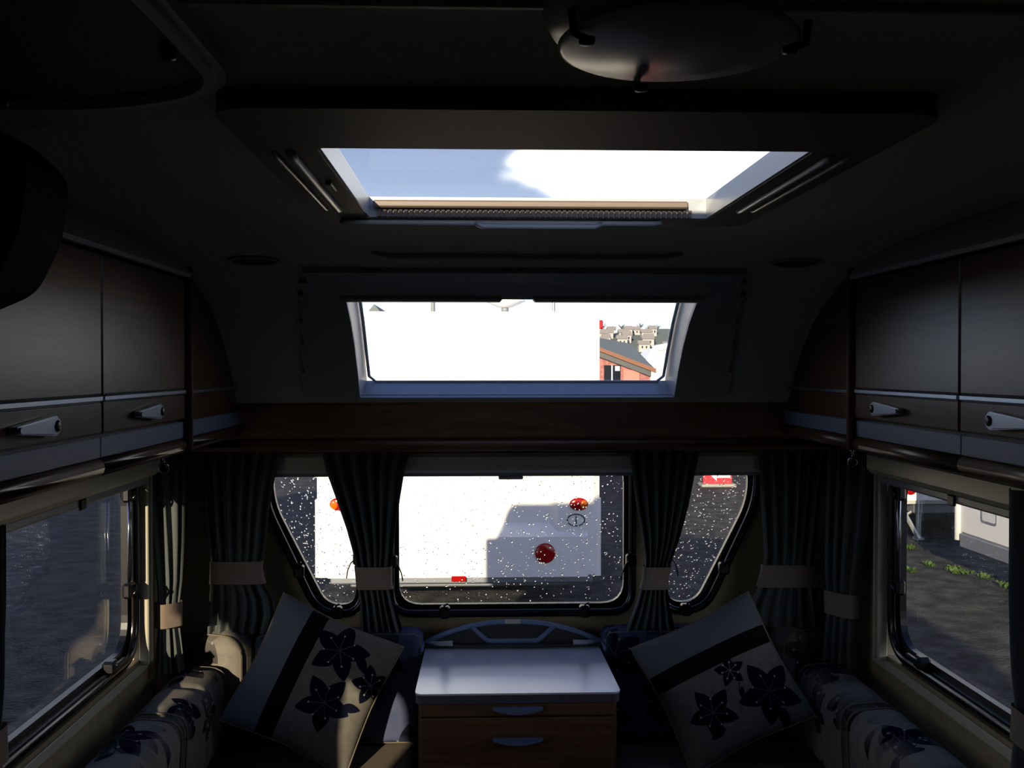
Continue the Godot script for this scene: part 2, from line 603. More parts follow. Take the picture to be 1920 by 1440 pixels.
func roof_at(Z: float) -> float:
	for i in roof_line.size() - 1:
		if Z <= roof_line[i + 1].x:
			return lerpf(roof_line[i].y, roof_line[i + 1].y, (Z - roof_line[i].x) / (roof_line[i + 1].x - roof_line[i].x))
	return 1.38

func roof_strip(st: SurfaceTool, a: Vector2, b: Vector2, x0: float, x1: float, off: float, thick: float, caps := true) -> void:
	var n := Vector2(-(b.y - a.y), b.x - a.x).normalized()
	var A := a + n * off
	var B := b + n * off
	var C := b + n * (off + thick)
	var D := a + n * (off + thick)
	var mid := V((x0 + x1) / 2, (A.y + C.y) / 2, (A.x + C.x) / 2)
	quad(st, V(x0, A.y, A.x), V(x1, A.y, A.x), V(x1, B.y, B.x), V(x0, B.y, B.x), mid)
	quad(st, V(x0, D.y, D.x), V(x1, D.y, D.x), V(x1, C.y, C.x), V(x0, C.y, C.x), mid)
	st.set_smooth_group(4294967295)      # flat edges
	quad(st, V(x0, A.y, A.x), V(x0, B.y, B.x), V(x0, C.y, C.x), V(x0, D.y, D.x), mid)
	quad(st, V(x1, A.y, A.x), V(x1, B.y, B.x), V(x1, C.y, C.x), V(x1, D.y, D.x), mid)
	if caps:
		quad(st, V(x0, A.y, A.x), V(x1, A.y, A.x), V(x1, D.y, D.x), V(x0, D.y, D.x), mid)
		quad(st, V(x0, B.y, B.x), V(x1, B.y, B.x), V(x1, C.y, C.x), V(x0, C.y, C.x), mid)
	st.set_smooth_group(0)

const SKX0 := -0.20
const SKX1 := 0.43
const SKZ0 := 1.28
const SKZ1 := 1.875
const UPX0 := -0.343
const UPX1 := 0.590

func shell() -> void:
	var x0 := WL - 0.04
	var x1 := WR + 0.04
	# ceiling with its curved front, the skylight hole and the hole for the upper front window
	var st := st_new(false)
	for i in roof_line.size() - 1:
		var a: Vector2 = roof_line[i]
		var b: Vector2 = roof_line[i + 1]
		if i == 1:
			roof_strip(st, a, Vector2(SKZ0, 1.96), x0, x1, 0, 0.012, false)
			roof_strip(st, Vector2(SKZ0, 1.96), Vector2(SKZ1, 1.96), x0, SKX0, 0, 0.012, false)
			roof_strip(st, Vector2(SKZ0, 1.96), Vector2(SKZ1, 1.96), SKX1, x1, 0, 0.012, false)
			roof_strip(st, Vector2(SKZ1, 1.96), b, x0, x1, 0, 0.012, false)
		elif a.x >= 2.71 and b.x <= 3.03:
			roof_strip(st, a, b, x0, UPX0, 0, 0.012, false)
			roof_strip(st, a, b, UPX1, x1, 0, 0.012, false)
		else:
			roof_strip(st, a, b, x0, x1, 0, 0.012, false)
	var c := done(st, "ceiling", M.ceiling_board)
	tag(c, "grey ceiling board curving down to the front window", "ceiling", "", "structure")
	var j := st_new()
	box(j, V(-0.69, 1.953, 0.826), V(0.92, 1.9605, 0.836), 0.002)
	done(j, "joint_strip", M.surround_plastic, c)

	tag(boxo("floor", V(x0, -0.06, -2.54), V(x1, 0, 3.44), M.dark_carpet, self, 0.0), "dark carpeted floor between the seats", "floor", "", "structure")
	tag(boxo("wall_back", V(x0, 0, -2.54), V(x1, 1.96, -2.5), M.walnut_wood, self, 0.0), "rear wall behind the camera", "wall", "", "structure")
	# side walls with window openings: [Z0, Z1, y0, y1]
	side_wall("wall_left", WL, -1, [[0.01, 0.67, 0.86, 1.40], [1.46, 2.96, 0.815, 1.40]])
	side_wall("wall_right", WR, 1, [[1.74, 2.93, 0.815, 1.40]])
	# front wall with three openings
	var w := CSGCombiner3D.new()
	w.name = "wall_front"
	add_child(w)
	tag(w, "cream front wall below the lower windows", "wall", "", "structure")
	var b := CSGBox3D.new()
	b.name = "board"
	b.size = Vector3(x1 - x0, 1.42, 0.04)
	b.position = V((x0 + x1) / 2, 0.71, 3.40)
	b.material = M.cream_wallboard
	w.add_child(b)
	for k in 3:
		var cut := CSGPolygon3D.new()
		cut.name = "opening"
		cut.operation = CSGShape3D.OPERATION_SUBTRACTION
		cut.polygon = front_outline(k, 0.012)
		cut.depth = 0.2
		cut.position = V(0, 0, 3.50)
		cut.position.z = -3.30
		cut.material = M.cream_wallboard
		w.add_child(cut, true)

func side_wall(called: String, x: float, sg: int, holes: Array) -> void:
	var st := st_new()
	var zs := -2.54
	var xo := x + sg * 0.04
	for h in holes:
		box(st, V(x, -0.06, zs), V(xo, h[2], h[0]), 0.0)
		box(st, V(x, -0.06, h[0]), V(xo, h[2], h[1]), 0.0)
		box(st, V(x, h[2], zs), V(xo, h[3], h[0]), 0.0)
		zs = h[1]
	box(st, V(x, -0.06, zs), V(xo, 1.40, 3.44), 0.0)
	# above the windows the wall follows the roof
	var poly := PackedVector2Array([Vector2(-2.54, 1.40), Vector2(3.36, 1.40)])
	for i in range(roof_line.size() - 2, 0, -1):
		poly.append(roof_line[i])
	poly.append(Vector2(-2.54, 1.96))
	prism(st, poly, sg * 0.04, Vector3(x, 0, 0), Vector3(0, 0, -1), Vector3.UP, Vector3.RIGHT)
	var o := done(st, called, M.cream_wallboard)
	tag(o, "cream wallboard on the %s of the lounge" % ("left" if sg < 0 else "right"), "wall", "", "structure")
	boxo("window_ledge", V(x - sg * 0.006, 0.775, 1.70), V(x, 0.802, 3.02), M.cream_plastic, o, 0.003)

func front_outline(k: int, grow: float) -> PackedVector2Array:
	var g := grow
	if k == 0:
		return round_poly(PackedVector2Array([Vector2(-0.285 - g, 0.842 - g), Vector2(0.522 + g, 0.842 - g), Vector2(0.522 + g, 1.375 + g), Vector2(-0.285 - g, 1.375 + g)]), 0.075)
	var l := [Vector2(-0.376 + g, 1.375 + g), Vector2(-0.70 - g, 1.375 + g), Vector2(-0.70 - g, 1.215), Vector2(-0.525 - g, 0.844 - g), Vector2(-0.376 + g, 0.844 - g)]
	var out := PackedVector2Array()
	for p in l:
		out.append(p if k == 1 else Vector2(0.243 - p.x, p.y))
	return round_poly(out, 0.075)

# ------------------------------------------------------------------ windows
func drops(parent: Node, outline: PackedVector2Array, Z: float, count: int, sd: int) -> void:
	var h := SphereMesh.new()
	h.radius = 1.0
	h.height = 2.0
	h.radial_segments = 10
	h.rings = 6
	h.material = M.rain_water
	rng.seed = sd
	var lo := Vector2(9, 9)
	var hi := Vector2(-9, -9)
	for p in outline:
		lo = lo.min(p); hi = hi.max(p)
	var at := []
	while at.size() < count:
		var p := Vector2(rng.randf_range(lo.x, hi.x), lo.y + (hi.y - lo.y) * pow(rng.randf(), 0.85))
		if Geometry2D.is_point_in_polygon(p, outline):
			at.append(p)
	var mm := MultiMesh.new()
	mm.transform_format = MultiMesh.TRANSFORM_3D
	mm.mesh = h
	mm.instance_count = at.size()
	for i in at.size():
		var r := rng.randf_range(0.0009, 0.0029)
		mm.set_instance_transform(i, Transform3D(Basis.from_scale(Vector3(r, r * rng.randf_range(1.0, 1.5), r * 0.45)), V(at[i].x, at[i].y, Z + r * 0.35)))
	var o := MultiMeshInstance3D.new()
	o.name = "raindrops"
	o.multimesh = mm
	o.set_meta("kind", "stuff")
	o.set_meta("label", "rain drops on the outside of the pane")
	parent.add_child(o)

func to3(poly: PackedVector2Array, o: Vector3, ax: Vector3, ay: Vector3) -> PackedVector3Array:
	var out := PackedVector3Array()
	for p in poly:
		out.append(o + ax * p.x + ay * p.y)
	return out

func front_windows() -> void:
	var says := ["wide middle front window in a black rounded frame, rain on the pane", "front window with a slanted outer edge beside the left corner curtain", "front window with a slanted outer edge beside the right corner curtain"]
	for k in 3:
		var w := setting("window_%d" % (k + 2), says[k], "window")
		var line := front_outline(k, 0.0)
		var st := st_new(false)
		tube(st, to3(line, V(0, 0, 3.372), Vector3.RIGHT, Vector3.UP), 0.0135, 10, true)
		done(st, "frame", M.black_rubber, w)
		st = st_new()
		ring(st, front_outline(k, 0.008), front_outline(k, -0.026), 0.022, V(0, 0, 3.412), Vector3.RIGHT, Vector3.UP, Vector3.BACK)
		done(st, "inner_seal", M.black_plastic, w)
		st = st_new()
		prism(st, front_outline(k, -0.004), 0.004, V(0, 0, 3.405), Vector3.RIGHT, Vector3.UP, Vector3.BACK)
		done(st, "pane", M.window_acrylic, w)
		drops(w, front_outline(k, -0.03), 3.406, [820, 380, 380][k], 60 + k)
		# roller blind cassette above
		var xa: float = [-0.33, -0.74, 0.585][k]
		var xb: float = [0.565, -0.345, 0.98][k]
		var bl := boxo("blind_cassette", V(xa, 1.318, 3.275), V(xb, 1.384, 3.365), M.valance_plastic, w, 0.012)
		boxo("pull_bar", V(xa + 0.01, 1.308, 3.285), V(xb - 0.01, 1.319, 3.315), M.grey_plastic, bl, 0.003)
		if k == 0:
			boxo("pull_tab", V(0.072, 1.298, 3.28), V(0.152, 1.310, 3.30), M.grey_plastic, bl, 0.003)
		# catches
		var spots: Array = [[Vector2(-0.278, 1.02), Vector2(0.516, 1.02), Vector2(-0.105, 0.85), Vector2(0.36, 0.85)], [Vector2(-0.39, 1.03), Vector2(-0.585, 0.99), Vector2(-0.46, 0.852)], [Vector2(0.633, 1.03), Vector2(0.828, 0.99), Vector2(0.70, 0.852)]][k]
		for s in spots:
			var ct := boxo("catch", V(s.x - 0.017, s.y - 0.02, 3.34), V(s.x + 0.017, s.y + 0.02, 3.375), M.black_plastic, w, 0.006)
			var t := st_new(false)
			var sg := 1.0 if s.x < CX else -1.0
			if k != 0:
				sg = -sg
			if s.y > 1.0:
				tube(t, PackedVector3Array([V(s.x, s.y + 0.01, 3.335), V(s.x + sg * 0.022, s.y - 0.01, 3.33), V(s.x + sg * 0.032, s.y - 0.035, 3.33), V(s.x + sg * 0.036, s.y - 0.06, 3.333)]), 0.0022, 6)
			else:
				tube(t, PackedVector3Array([V(s.x, s.y + 0.01, 3.335), V(s.x, s.y + 0.03, 3.325), V(s.x + 0.012, s.y + 0.035, 3.323)]), 0.004, 6)
			done(t, "lever", M.black_plastic, ct)

func upper_window() -> void:
	var w := setting("window_1", "curved upper front window set in the sloping roof above the wooden shelf", "window")
	var prof := []
	for Z in [2.71, 2.80, 2.88, 2.96, 3.02]:
		prof.append(Vector2(Z, roof_at(Z)))
	var out := []      # the pane stands further out
	for i in prof.size():
		var a: Vector2 = prof[max(i - 1, 0)]
		var b: Vector2 = prof[min(i + 1, prof.size() - 1)]
		var n := Vector2(-(b.y - a.y), b.x - a.x).normalized()
		out.append(prof[i] + n * 0.085)
	var gx0 := UPX0 + 0.012
	var gx1 := UPX1 - 0.012
	var st := st_new()      # reveal: jambs, sill and head
	for i in prof.size() - 1:
		for s in [[UPX0, gx0], [UPX1, gx1]]:
			quad(st, V(s[0], prof[i].y, prof[i].x), V(s[0], prof[i + 1].y, prof[i + 1].x), V(s[1], out[i + 1].y, out[i + 1].x), V(s[1], out[i].y, out[i].x))
	var e := prof.size() - 1
	quad(st, V(UPX0, prof[e].y, prof[e].x), V(UPX1, prof[e].y, prof[e].x), V(gx1, out[e].y, out[e].x), V(gx0, out[e].y, out[e].x))
	quad(st, V(UPX0, prof[0].y, prof[0].x), V(UPX1, prof[0].y, prof[0].x), V(gx1, out[0].y, out[0].x), V(gx0, out[0].y, out[0].x))
	done(st, "reveal", M.pale_plastic, w)
	st = st_new(false)     # pane, slightly larger than the opening
	for i in out.size() - 1:
		roof_strip(st, out[i], out[i + 1], gx0 - 0.01, gx1 + 0.01, 0.0, 0.004, false)
	done(st, "pane", M.clear_acrylic, w)
	st = st_new(false)     # inner rim along the pane, rounded at the lower corners
	var rim := PackedVector3Array()
	for i in out.size():
		rim.append(V(gx0 + 0.006, out[i].y - 0.006, out[i].x - 0.006))
	var el: Vector2 = out[e]
	rim[rim.size() - 1] = V(gx0 + 0.008, el.y + 0.014, el.x - 0.02)
	rim.append(V(gx0 + 0.028, el.y - 0.004, el.x - 0.006))
	rim.append(V(gx1 - 0.028, el.y - 0.004, el.x - 0.006))
	rim.append(V(gx1 - 0.008, el.y + 0.014, el.x - 0.02))
	for i in range(out.size() - 2, -1, -1):
		rim.append(V(gx1 - 0.006, out[i].y - 0.006, out[i].x - 0.006))
	tube(st, rim, 0.005, 8)
	done(st, "rim", M.pale_plastic, w)
	# rolled blind at the head with its notch: two long lips either side of a gap
	st = st_new()
	box(st, V(UPX0 - 0.012, 1.834, 2.655), V(0.068, 1.915, 2.705), 0.006)
	box(st, V(0.150, 1.834, 2.655), V(UPX1 + 0.012, 1.915, 2.705), 0.006)
	box(st, V(0.06, 1.852, 2.655), V(0.16, 1.915, 2.705), 0.004)
	done(st, "blind_cassette", M.surround_plastic, w)

	# moulded surround on the sloping roof
	var tr := setting("trim_1", "grey moulded surround around the upper front window", "trim")
	st = st_new(false)
	var zs := [2.50, 2.58, 2.655, 2.71, 2.80, 2.88, 2.96, 3.015]
	for i in zs.size() - 1:
		var a := Vector2(zs[i], roof_at(zs[i]))
		var b := Vector2(zs[i + 1], roof_at(zs[i + 1]))
		var in0: float = [0.03, 0.008, 0.0, 0.0, 0.0, 0.0, 0.0][i]
		if b.x <= 2.66:
			roof_strip(st, a, b, -0.455 + in0, 0.70 - in0, -0.014, 0.014, i == 0 or i == 6)
		else:
			roof_strip(st, a, b, -0.455 - (a.x - 2.6) * 0.14, UPX0, -0.014, 0.014, i == 0 or i == 6)
			roof_strip(st, a, b, UPX1, 0.70 + (a.x - 2.6) * 0.14, -0.014, 0.014, i == 0 or i == 6)
	done(st, "surround", M.surround_plastic, tr)
	var t2 := setting("trim_2", "shallow grey ledge across the roof between skylight and upper window", "trim")
	st = st_new(false)
	tube(st, PackedVector3Array([V(-0.24, 1.93, 2.36), V(-0.20, 1.922, 2.385), V(0.44, 1.922, 2.385), V(0.48, 1.93, 2.36)]), 0.008, 8)
	done(st, "ledge", M.surround_plastic, t2)

func side_window(n: int, sg: int, label: String, z1: float, z0 := 1.78, full := true) -> void:
	var x: float = WL if sg < 0 else WR
	var w := setting("window_%d" % n, label, "window")
	var Zx := Vector3(0, 0, -1)
	var ylo := 0.838 if full else 0.89
	var line := round_poly(rect(z0, ylo, z1, 1.39), 0.11, 8)
	var o := Vector3(x + sg * 0.006, 0, 0)
	var st := st_new(false)
	tube(st, to3(line, o, Zx, Vector3.UP), 0.017, 10, true)
	done(st, "frame", M.black_rubber, w)
	st = st_new()
	ring(st, round_poly(rect(z0 - 0.03, ylo - 0.03, z1 + 0.025, 1.415), 0.13, 8), round_poly(rect(z0 + 0.035, ylo + 0.032, z1 - 0.035, 1.36), 0.09, 8), sg * 0.018, Vector3(x + sg * 0.012, 0, 0), Zx, Vector3.UP, Vector3.RIGHT)
	done(st, "outer_seal", M.black_plastic, w)
	st = st_new()
	prism(st, round_poly(rect(z0 + 0.01, ylo + 0.01, z1 - 0.01, 1.38), 0.10, 8), sg * 0.004, Vector3(x + sg * 0.032, 0, 0), Zx, Vector3.UP, Vector3.RIGHT)
	done(st, "pane", M.window_acrylic, w)
	if not full:
		return
	# telescopic stay beside the far upright, with its two brackets
	st = st_new(false)
	var zr := z1 - 0.045
	var xr := x + sg * 0.002
	tube(st, PackedVector3Array([Vector3(xr, 1.33, -zr), Vector3(xr, 1.06, -zr)]), 0.0065, 8)
	done(st, "stay_rod", M.chrome, w)
	for y in [1.305, 1.035]:
		var br := boxo("stay_bracket", V(xr - 0.014, y - 0.022, zr - 0.028), V(xr + 0.012, y + 0.022, zr + 0.02), M.black_plastic, w, 0.007)
		st = st_new(false)
		tube(st, PackedVector3Array([V(xr - sg * 0.014, y - 0.012, zr - 0.012), V(xr - sg * 0.022, y, zr - 0.006), V(xr - sg * 0.014, y + 0.012, zr + 0.004)]), 0.004, 8)
		done(st, "screw_knob", M.black_rubber, br)
	var la := boxo("latch", V(x - sg * 0.022, 0.848, z1 - 0.235), V(x + sg * 0.014, 0.884, z1 - 0.195), M.black_plastic, w, 0.007)
	boxo("lever", V(x - sg * 0.03, 0.87, z1 - 0.228), V(x - sg * 0.018, 0.879, z1 - 0.165), M.black_plastic, la, 0.003)
	# blind: cassette above, rail beside the far upright
	var y0 := 1.352
	var bc := boxo("blind_cassette", V(x - sg * 0.004, y0, z0 - 0.06), V(x - sg * 0.062, 1.42, z1 + 0.045), M.cream_plastic, w, 0.014)
	boxo("pull_bar", V(x - sg * 0.012, y0 - 0.026, z0 - 0.04), V(x - sg * 0.03, y0 - 0.002, z1 + 0.025), M.grey_plastic, bc, 0.005)
	boxo("pull_catch", V(x - sg * 0.028, y0 - 0.032, 2.44), V(x - sg * 0.036, y0 - 0.006, 2.475), M.black_plastic, bc, 0.003)
	st = st_new()
	box(st, V(x, 0.80, z1 + 0.022), V(x - sg * 0.028, y0, z1 + 0.034), 0.003)
	box(st, V(x, 0.80, z1 + 0.034), V(x - sg * 0.015, y0, z1 + 0.058), 0.002)
	box(st, V(x, 0.80, z1 + 0.058), V(x - sg * 0.028, y0, z1 + 0.066), 0.003)
	done(st, "blind_rail", M.cream_plastic, w)

# ------------------------------------------------------------------ ceiling fittings
func skylight() -> void:
	var w := thing("skylight", "wide rectangular skylight in a grey frame with blind rails", "skylight", V(CX, 1.935, 1.55))
	var at := w.position
	var L := func(x: float, y: float, Z: float) -> Vector3: return V(x, y, Z) - at
	var st := st_new()
	ring(st, round_poly(rect(-0.285, 1.085, 0.515, 1.965), 0.05), round_poly(rect(SKX0, SKZ0, SKX1, SKZ1), 0.012), 0.026, L.call(0, 1.935, 0), Vector3.RIGHT, Vector3(0, 0, -1), Vector3.UP)
	done(st, "frame", M.skylight_frame, w)
	st = st_new()      # reveal up to the pane
	for r in [[SKX0, SKZ0, SKX1, SKZ0], [SKX0, SKZ1, SKX1, SKZ1], [SKX0, SKZ0, SKX0, SKZ1], [SKX1, SKZ0, SKX1, SKZ1]]:
		box(st, L.call(r[0] - 0.004, 1.937, r[1] - 0.004), L.call(r[2] + 0.004, 1.974, r[3] + 0.004), 0.0)
	done(st, "reveal", M.pale_plastic, w)
	st = st_new()
	box(st, L.call(SKX0 - 0.002, 1.974, SKZ0 - 0.002), L.call(SKX1 + 0.002, 1.980, SKZ1 + 0.002), 0.0)
	done(st, "pane", M.skylight_acrylic, w)
	for s in [[-0.257, 0.0035], [-0.236, 0.0065], [0.458, 0.005], [0.482, 0.0035]]:
		st = st_new(false)
		tube(st, PackedVector3Array([L.call(s[0], 1.934, 1.30), L.call(s[0], 1.932, 1.32), L.call(s[0], 1.932, 1.74), L.call(s[0], 1.934, 1.76)]), s[1], 8)
		done(st, "blind_rail", M.pale_plastic, w)
	var b := done_box("blind_bar", L.call(SKX0 + 0.012, 1.952, SKZ1 - 0.022), L.call(SKX1 - 0.04, 1.966, SKZ1 - 0.006), M.blind_tan, w, 0.003)
	st = st_new()
	for i in 60:
		var x := SKX0 + 0.02 + i * 0.0097
		box(st, L.call(x, 1.938, SKZ1 - 0.010), L.call(x + 0.006, 1.951, SKZ1 - 0.005), 0.0)
	done(st, "pleat_edge", M.blind_tan, b)
	st = st_new(false)
	tube(st, PackedVector3Array([L.call(-0.25, 1.933, 1.885), L.call(-0.24, 1.929, 1.885), L.call(0.33, 1.929, 1.885), L.call(0.345, 1.933, 1.885)]), 0.006, 8)
	var bar := done(st, "front_bar", M.pale_plastic, w)
	st = st_new(false)
	tube(st, PackedVector3Array([L.call(0.0, 1.928, 1.882), L.call(0.012, 1.921, 1.876), L.call(0.22, 1.921, 1.876), L.call(0.232, 1.928, 1.882)]), 0.005, 8)
	done(st, "pull_handle", M.pale_plastic, bar)
	st = st_new()
	box(st, L.call(-0.222, 1.929, 1.50), L.call(-0.212, 1.934, 1.56), 0.002)
	done(st, "blind_lock", M.black_plastic, w)

func done_box(called: String, lo: Vector3, hi: Vector3, m: Material, parent: Node, bev := 0.003) -> MeshInstance3D:
	var st := st_new()
	box(st, lo, hi, bev)
	return done(st, called, m, parent)

func ceiling_fittings() -> void:
	# round ceiling lamp, switched off
	var lamp := thing("ceiling_lamp", "round ceiling lamp with a white glass disc held by three dark clips, switched off", "lamp", V(0.166, 1.96, 0.836))
	var st := st_new(false)
	lathe(st, PackedVector2Array([Vector2(0, 0), Vector2(0.100, 0), Vector2(0.100, -0.006), Vector2(0.092, -0.022), Vector2(0.06, -0.026), Vector2(0, -0.026)]), Vector3(-0.012, 0, 0))
	done(st, "base", M.pale_plastic, lamp)
	st = st_new(false)
	lathe(st, PackedVector2Array([Vector2(0, -0.0300), Vector2(0.094, -0.0300), Vector2(0.0985, -0.0320), Vector2(0.0985, -0.0350), Vector2(0.094, -0.0372), Vector2(0.074, -0.0380), Vector2(0.070, -0.0392), Vector2(0, -0.0400)]), Vector3.ZERO, Vector3.UP, 48)
	done(st, "glass_disc", M.lamp_opal, lamp)
	for a in [208.0, 343.0, 100.0]:
		var d := Vector3(cos(deg_to_rad(a)), 0, -sin(deg_to_rad(a)))
		st = st_new(false)
		tube(st, PackedVector3Array([d * 0.104 + Vector3(0, -0.022, 0), d * 0.102 + Vector3(0, -0.040, 0), d * 0.09 + Vector3(0, -0.043, 0)]), 0.0035, 8)
		lathe(st, PackedVector2Array([Vector2(0, -0.048), Vector2(0.006, -0.047), Vector2(0.007, -0.042), Vector2(0, -0.040)]), d * 0.09, Vector3.UP, 12)
		done(st, "clip", M.black_plastic, lamp)
	# roof vent with rounded corners
	var vent := thing("roof_vent", "square roof vent with big rounded corners on the ceiling by the left locker", "vent", V(-0.44, 1.96, 0.90))
	var o1 := round_poly(PackedVector2Array([Vector2(-0.20, -0.22), Vector2(0.20, -0.22), Vector2(0.20, 0.15), Vector2(0.06, 0.235), Vector2(-0.20, 0.24)]), 0.11, 8)
	var o2 := PackedVector2Array()
	var o3 := PackedVector2Array()
	for p in o1:
		o2.append(p * 0.955)
		o3.append(p * 0.90)
	st = st_new()
	ring(st, o1, o2, 0.018, Vector3(0, -0.016, 0), Vector3.RIGHT, Vector3(0, 0, -1), Vector3.UP)
	ring(st, o2, o3, 0.022, Vector3(0, -0.022, 0), Vector3.RIGHT, Vector3(0, 0, -1), Vector3.UP)
	done(st, "rim", M.grey_plastic, vent)
	st = st_new()
	prism(st, o3, 0.006, Vector3(0, -0.012, 0), Vector3.RIGHT, Vector3(0, 0, -1), Vector3.UP)
	done(st, "fly_screen", M.tray_dark, vent)
	for p in [Vector2(-0.06, 0.19), Vector2(0.165, 0.02)]:
		st = st_new(false)
		lathe(st, PackedVector2Array([Vector2(0, -0.026), Vector2(0.007, -0.024), Vector2(0.008, -0.018), Vector2(0.008, -0.01)]), Vector3(p.x, 0, -p.y), Vector3.UP, 12)
		done(st, "screw", M.black_plastic, vent)
	# oval fittings let into the front curve
	for sg in [-1, 1]:
		var x: float = -0.53 if sg < 0 else 0.775
		var Z := 2.44
		var n := Vector3(0, 0.985, -0.17)
		var o := thing("speaker_grille", "dark oval speaker grille let into the roof curve near the %s lockers" % ("left" if sg < 0 else "right"), "speaker", V(x, roof_at(Z), Z))
		var along := Vector3.RIGHT.cross(n).normalized()
		st = st_new()
		ring(st, circle(Vector2.ZERO, 0.062, 0.036), circle(Vector2.ZERO, 0.053, 0.028), 0.008, -n * 0.007, Vector3.RIGHT, along, n)
		done(st, "bezel", M.surround_plastic, o)
		st = st_new()
		prism(st, circle(Vector2.ZERO, 0.053, 0.028), 0.003, -n * 0.003, Vector3.RIGHT, along, n)
		done(st, "mesh_cover", M.tray_dark, o)
	# black angular fitting in front of the left locker
	var bf := thing("black_fitting", "black angular fitting jutting out in front of the left lockers below the ceiling", "fitting", V(-0.69, 1.80, 1.2))
	st = st_new()
	prism(st, round_poly(PackedVector2Array([Vector2(-0.02, 0.16), Vector2(0.118, 0.148), Vector2(0.170, 0.100), Vector2(0.160, 0.02), Vector2(0.128, -0.045), Vector2(-0.02, -0.11)]), 0.02, 4), 0.12, Vector3.ZERO, Vector3.RIGHT, Vector3.UP, Vector3.FORWARD)
	done(st, "housing", M.matt_black, bf)
	st = st_new()
	box(st, Vector3(-0.02, 0.02, -0.15), Vector3(0.05, 0.10, -0.12), 0.01)
	done(st, "mounting_plate", M.matt_black, bf)

# ------------------------------------------------------------------ lockers and shelf
func handle(parent: Node, x: float, sg: int, z_near: float) -> void:
	# a teardrop plate, broad at its far end, with a dark push button
	var Zx := Vector3(0, 0, -1)
	var pl := PackedVector2Array()
	for i in 9:
		var a := PI / 2 - PI * i / 8.0
		pl.append(Vector2(0.142 + cos(a) * 0.016, sin(a) * 0.0165))
	for i in 5:
		var a := -PI / 2 - PI * i / 4.0
		pl.append(Vector2(0.007 + cos(a) * 0.006, sin(a) * 0.006))
	var st := st_new()
	prism(st, pl, -sg * 0.012, Vector3(x - sg * 0.004, 1.5665, -z_near), Zx, Vector3.UP, Vector3.RIGHT)
	var inner := PackedVector2Array()
	for p in pl:
		inner.append(Vector2(0.08 + (p.x - 0.08) * 0.94, p.y * 0.8))
	prism(st, inner, -sg * 0.004, Vector3(x - sg * 0.016, 1.5665, -z_near), Zx, Vector3.UP, Vector3.RIGHT)
	var h := done(st, "handle", M.satin_metal, parent, "silver teardrop handle")
	st = st_new(false)
	lathe(st, PackedVector2Array([Vector2(0.0095, 0), Vector2(0.0095, 0.006), Vector2(0.007, 0.008), Vector2(0, 0.008)]), Vector3(x - sg * 0.0155, 1.5665, -z_near - 0.139), Vector3(-sg, 0, 0), 16)
	done(st, "button", M.black_plastic, h)

func locker(sg: int, z0: float, z1: float, hz: float, label: String, door := true) -> void:
	var x: float = LFACE if sg < 0 else RFACE
	var xw: float = WL if sg < 0 else WR
	var o := thing("overhead_locker", label, "locker", V((x + xw) / 2, 1.455, (z0 + z1) / 2), "overhead lockers")
	var at := o.position
	var B := func(lo: Vector3, hi: Vector3, called: String, m: Material, bev: float) -> MeshInstance3D:
		var st := st_new()
		box(st, lo - at, hi - at, bev)
		return done(st, called, m, o)
	if door:
		B.call(V(xw + -sg * 0.001, 1.478, z0 + 0.001), V(x + sg * 0.012, 1.875, z1 - 0.001), "carcass", M.walnut_wood, 0.0)
		var d: MeshInstance3D = B.call(V(x + sg * 0.012, 1.610, z0 + 0.003), V(x, 1.872, z1 - 0.003), "door", M.walnut_wood, 0.003)
		var st := st_new()
		box(st, V(x + sg * 0.012, 1.538, z0 + 0.003) - at, V(x, 1.597, z1 - 0.003) - at, 0.003)
		done(st, "lower_rail", M.walnut_wood, d)
		st = st_new()
		box(st, V(x + sg * 0.010, 1.5965, z0 + 0.003) - at, V(x - sg * 0.003, 1.6105, z1 - 0.003) - at, 0.0035)
		done(st, "metal_strip", M.satin_metal, d, "slim brushed metal strip")
		var hh := Node3D.new()
		hh.name = "handle_holder"
		handle_at(d, x - 0.0, sg, hz, at)
		hh.free()
	else:
		# corner unit cut to the curve of the roof
		var poly := PackedVector2Array([Vector2(z0 + 0.001, 1.478), Vector2(3.026, 1.478), Vector2(3.026, 1.545)])
		for Z in [3.02, 2.96, 2.88, 2.80, 2.71, 2.58]:
			poly.append(Vector2(Z - 0.006, roof_at(Z) - 0.012))
		poly.append(Vector2(z0 + 0.001, 1.895))
		var st := st_new()
		prism(st, poly, sg * 0.25, Vector3(x + sg * 0.012, 0, 0) - at, Vector3(0, 0, -1), Vector3.UP, Vector3.RIGHT)
		done(st, "carcass", M.walnut_wood, o)
		st = st_new()
		box(st, V(x + sg * 0.012, 1.5965, z0 + 0.02) - at, V(x + sg * 0.004, 1.6065, 3.0) - at, 0.002)
		done(st, "metal_strip", M.satin_metal, o)
		st = st_new()      # upright panel between the doors and the corner
		box(st, V(x + sg * 0.02, 1.458, z0 + 0.0005) - at, V(x - sg * 0.014, 1.905, z0 + 0.018) - at, 0.004)
		done(st, "upright", M.walnut_wood, o)
	B.call(V(x + sg * 0.014, 1.492, z0 + 0.001), V(x + sg * 0.004, 1.532, min(z1 - 0.001, 3.026)), "light_panel", M.pelmet_panel, 0.002)
	var st2 := st_new(false)
	var zb: float = min(z1, 3.026)
	tube(st2, PackedVector3Array([V(x + sg * 0.014, 1.474, z0) - at, V(x + sg * 0.014, 1.474, zb) - at]), 0.018, 12)
	done(st2, "rounded_edge", M.walnut_wood, o)

func handle_at(d: Node, x: float, sg: int, hz: float, at: Vector3) -> void:
	var holder := Node3D.new()
	handle(holder, x, sg, hz)
	var h: MeshInstance3D = holder.get_child(0)
	holder.remove_child(h)
	holder.free()
	d.add_child(h, true)
	h.position = -at

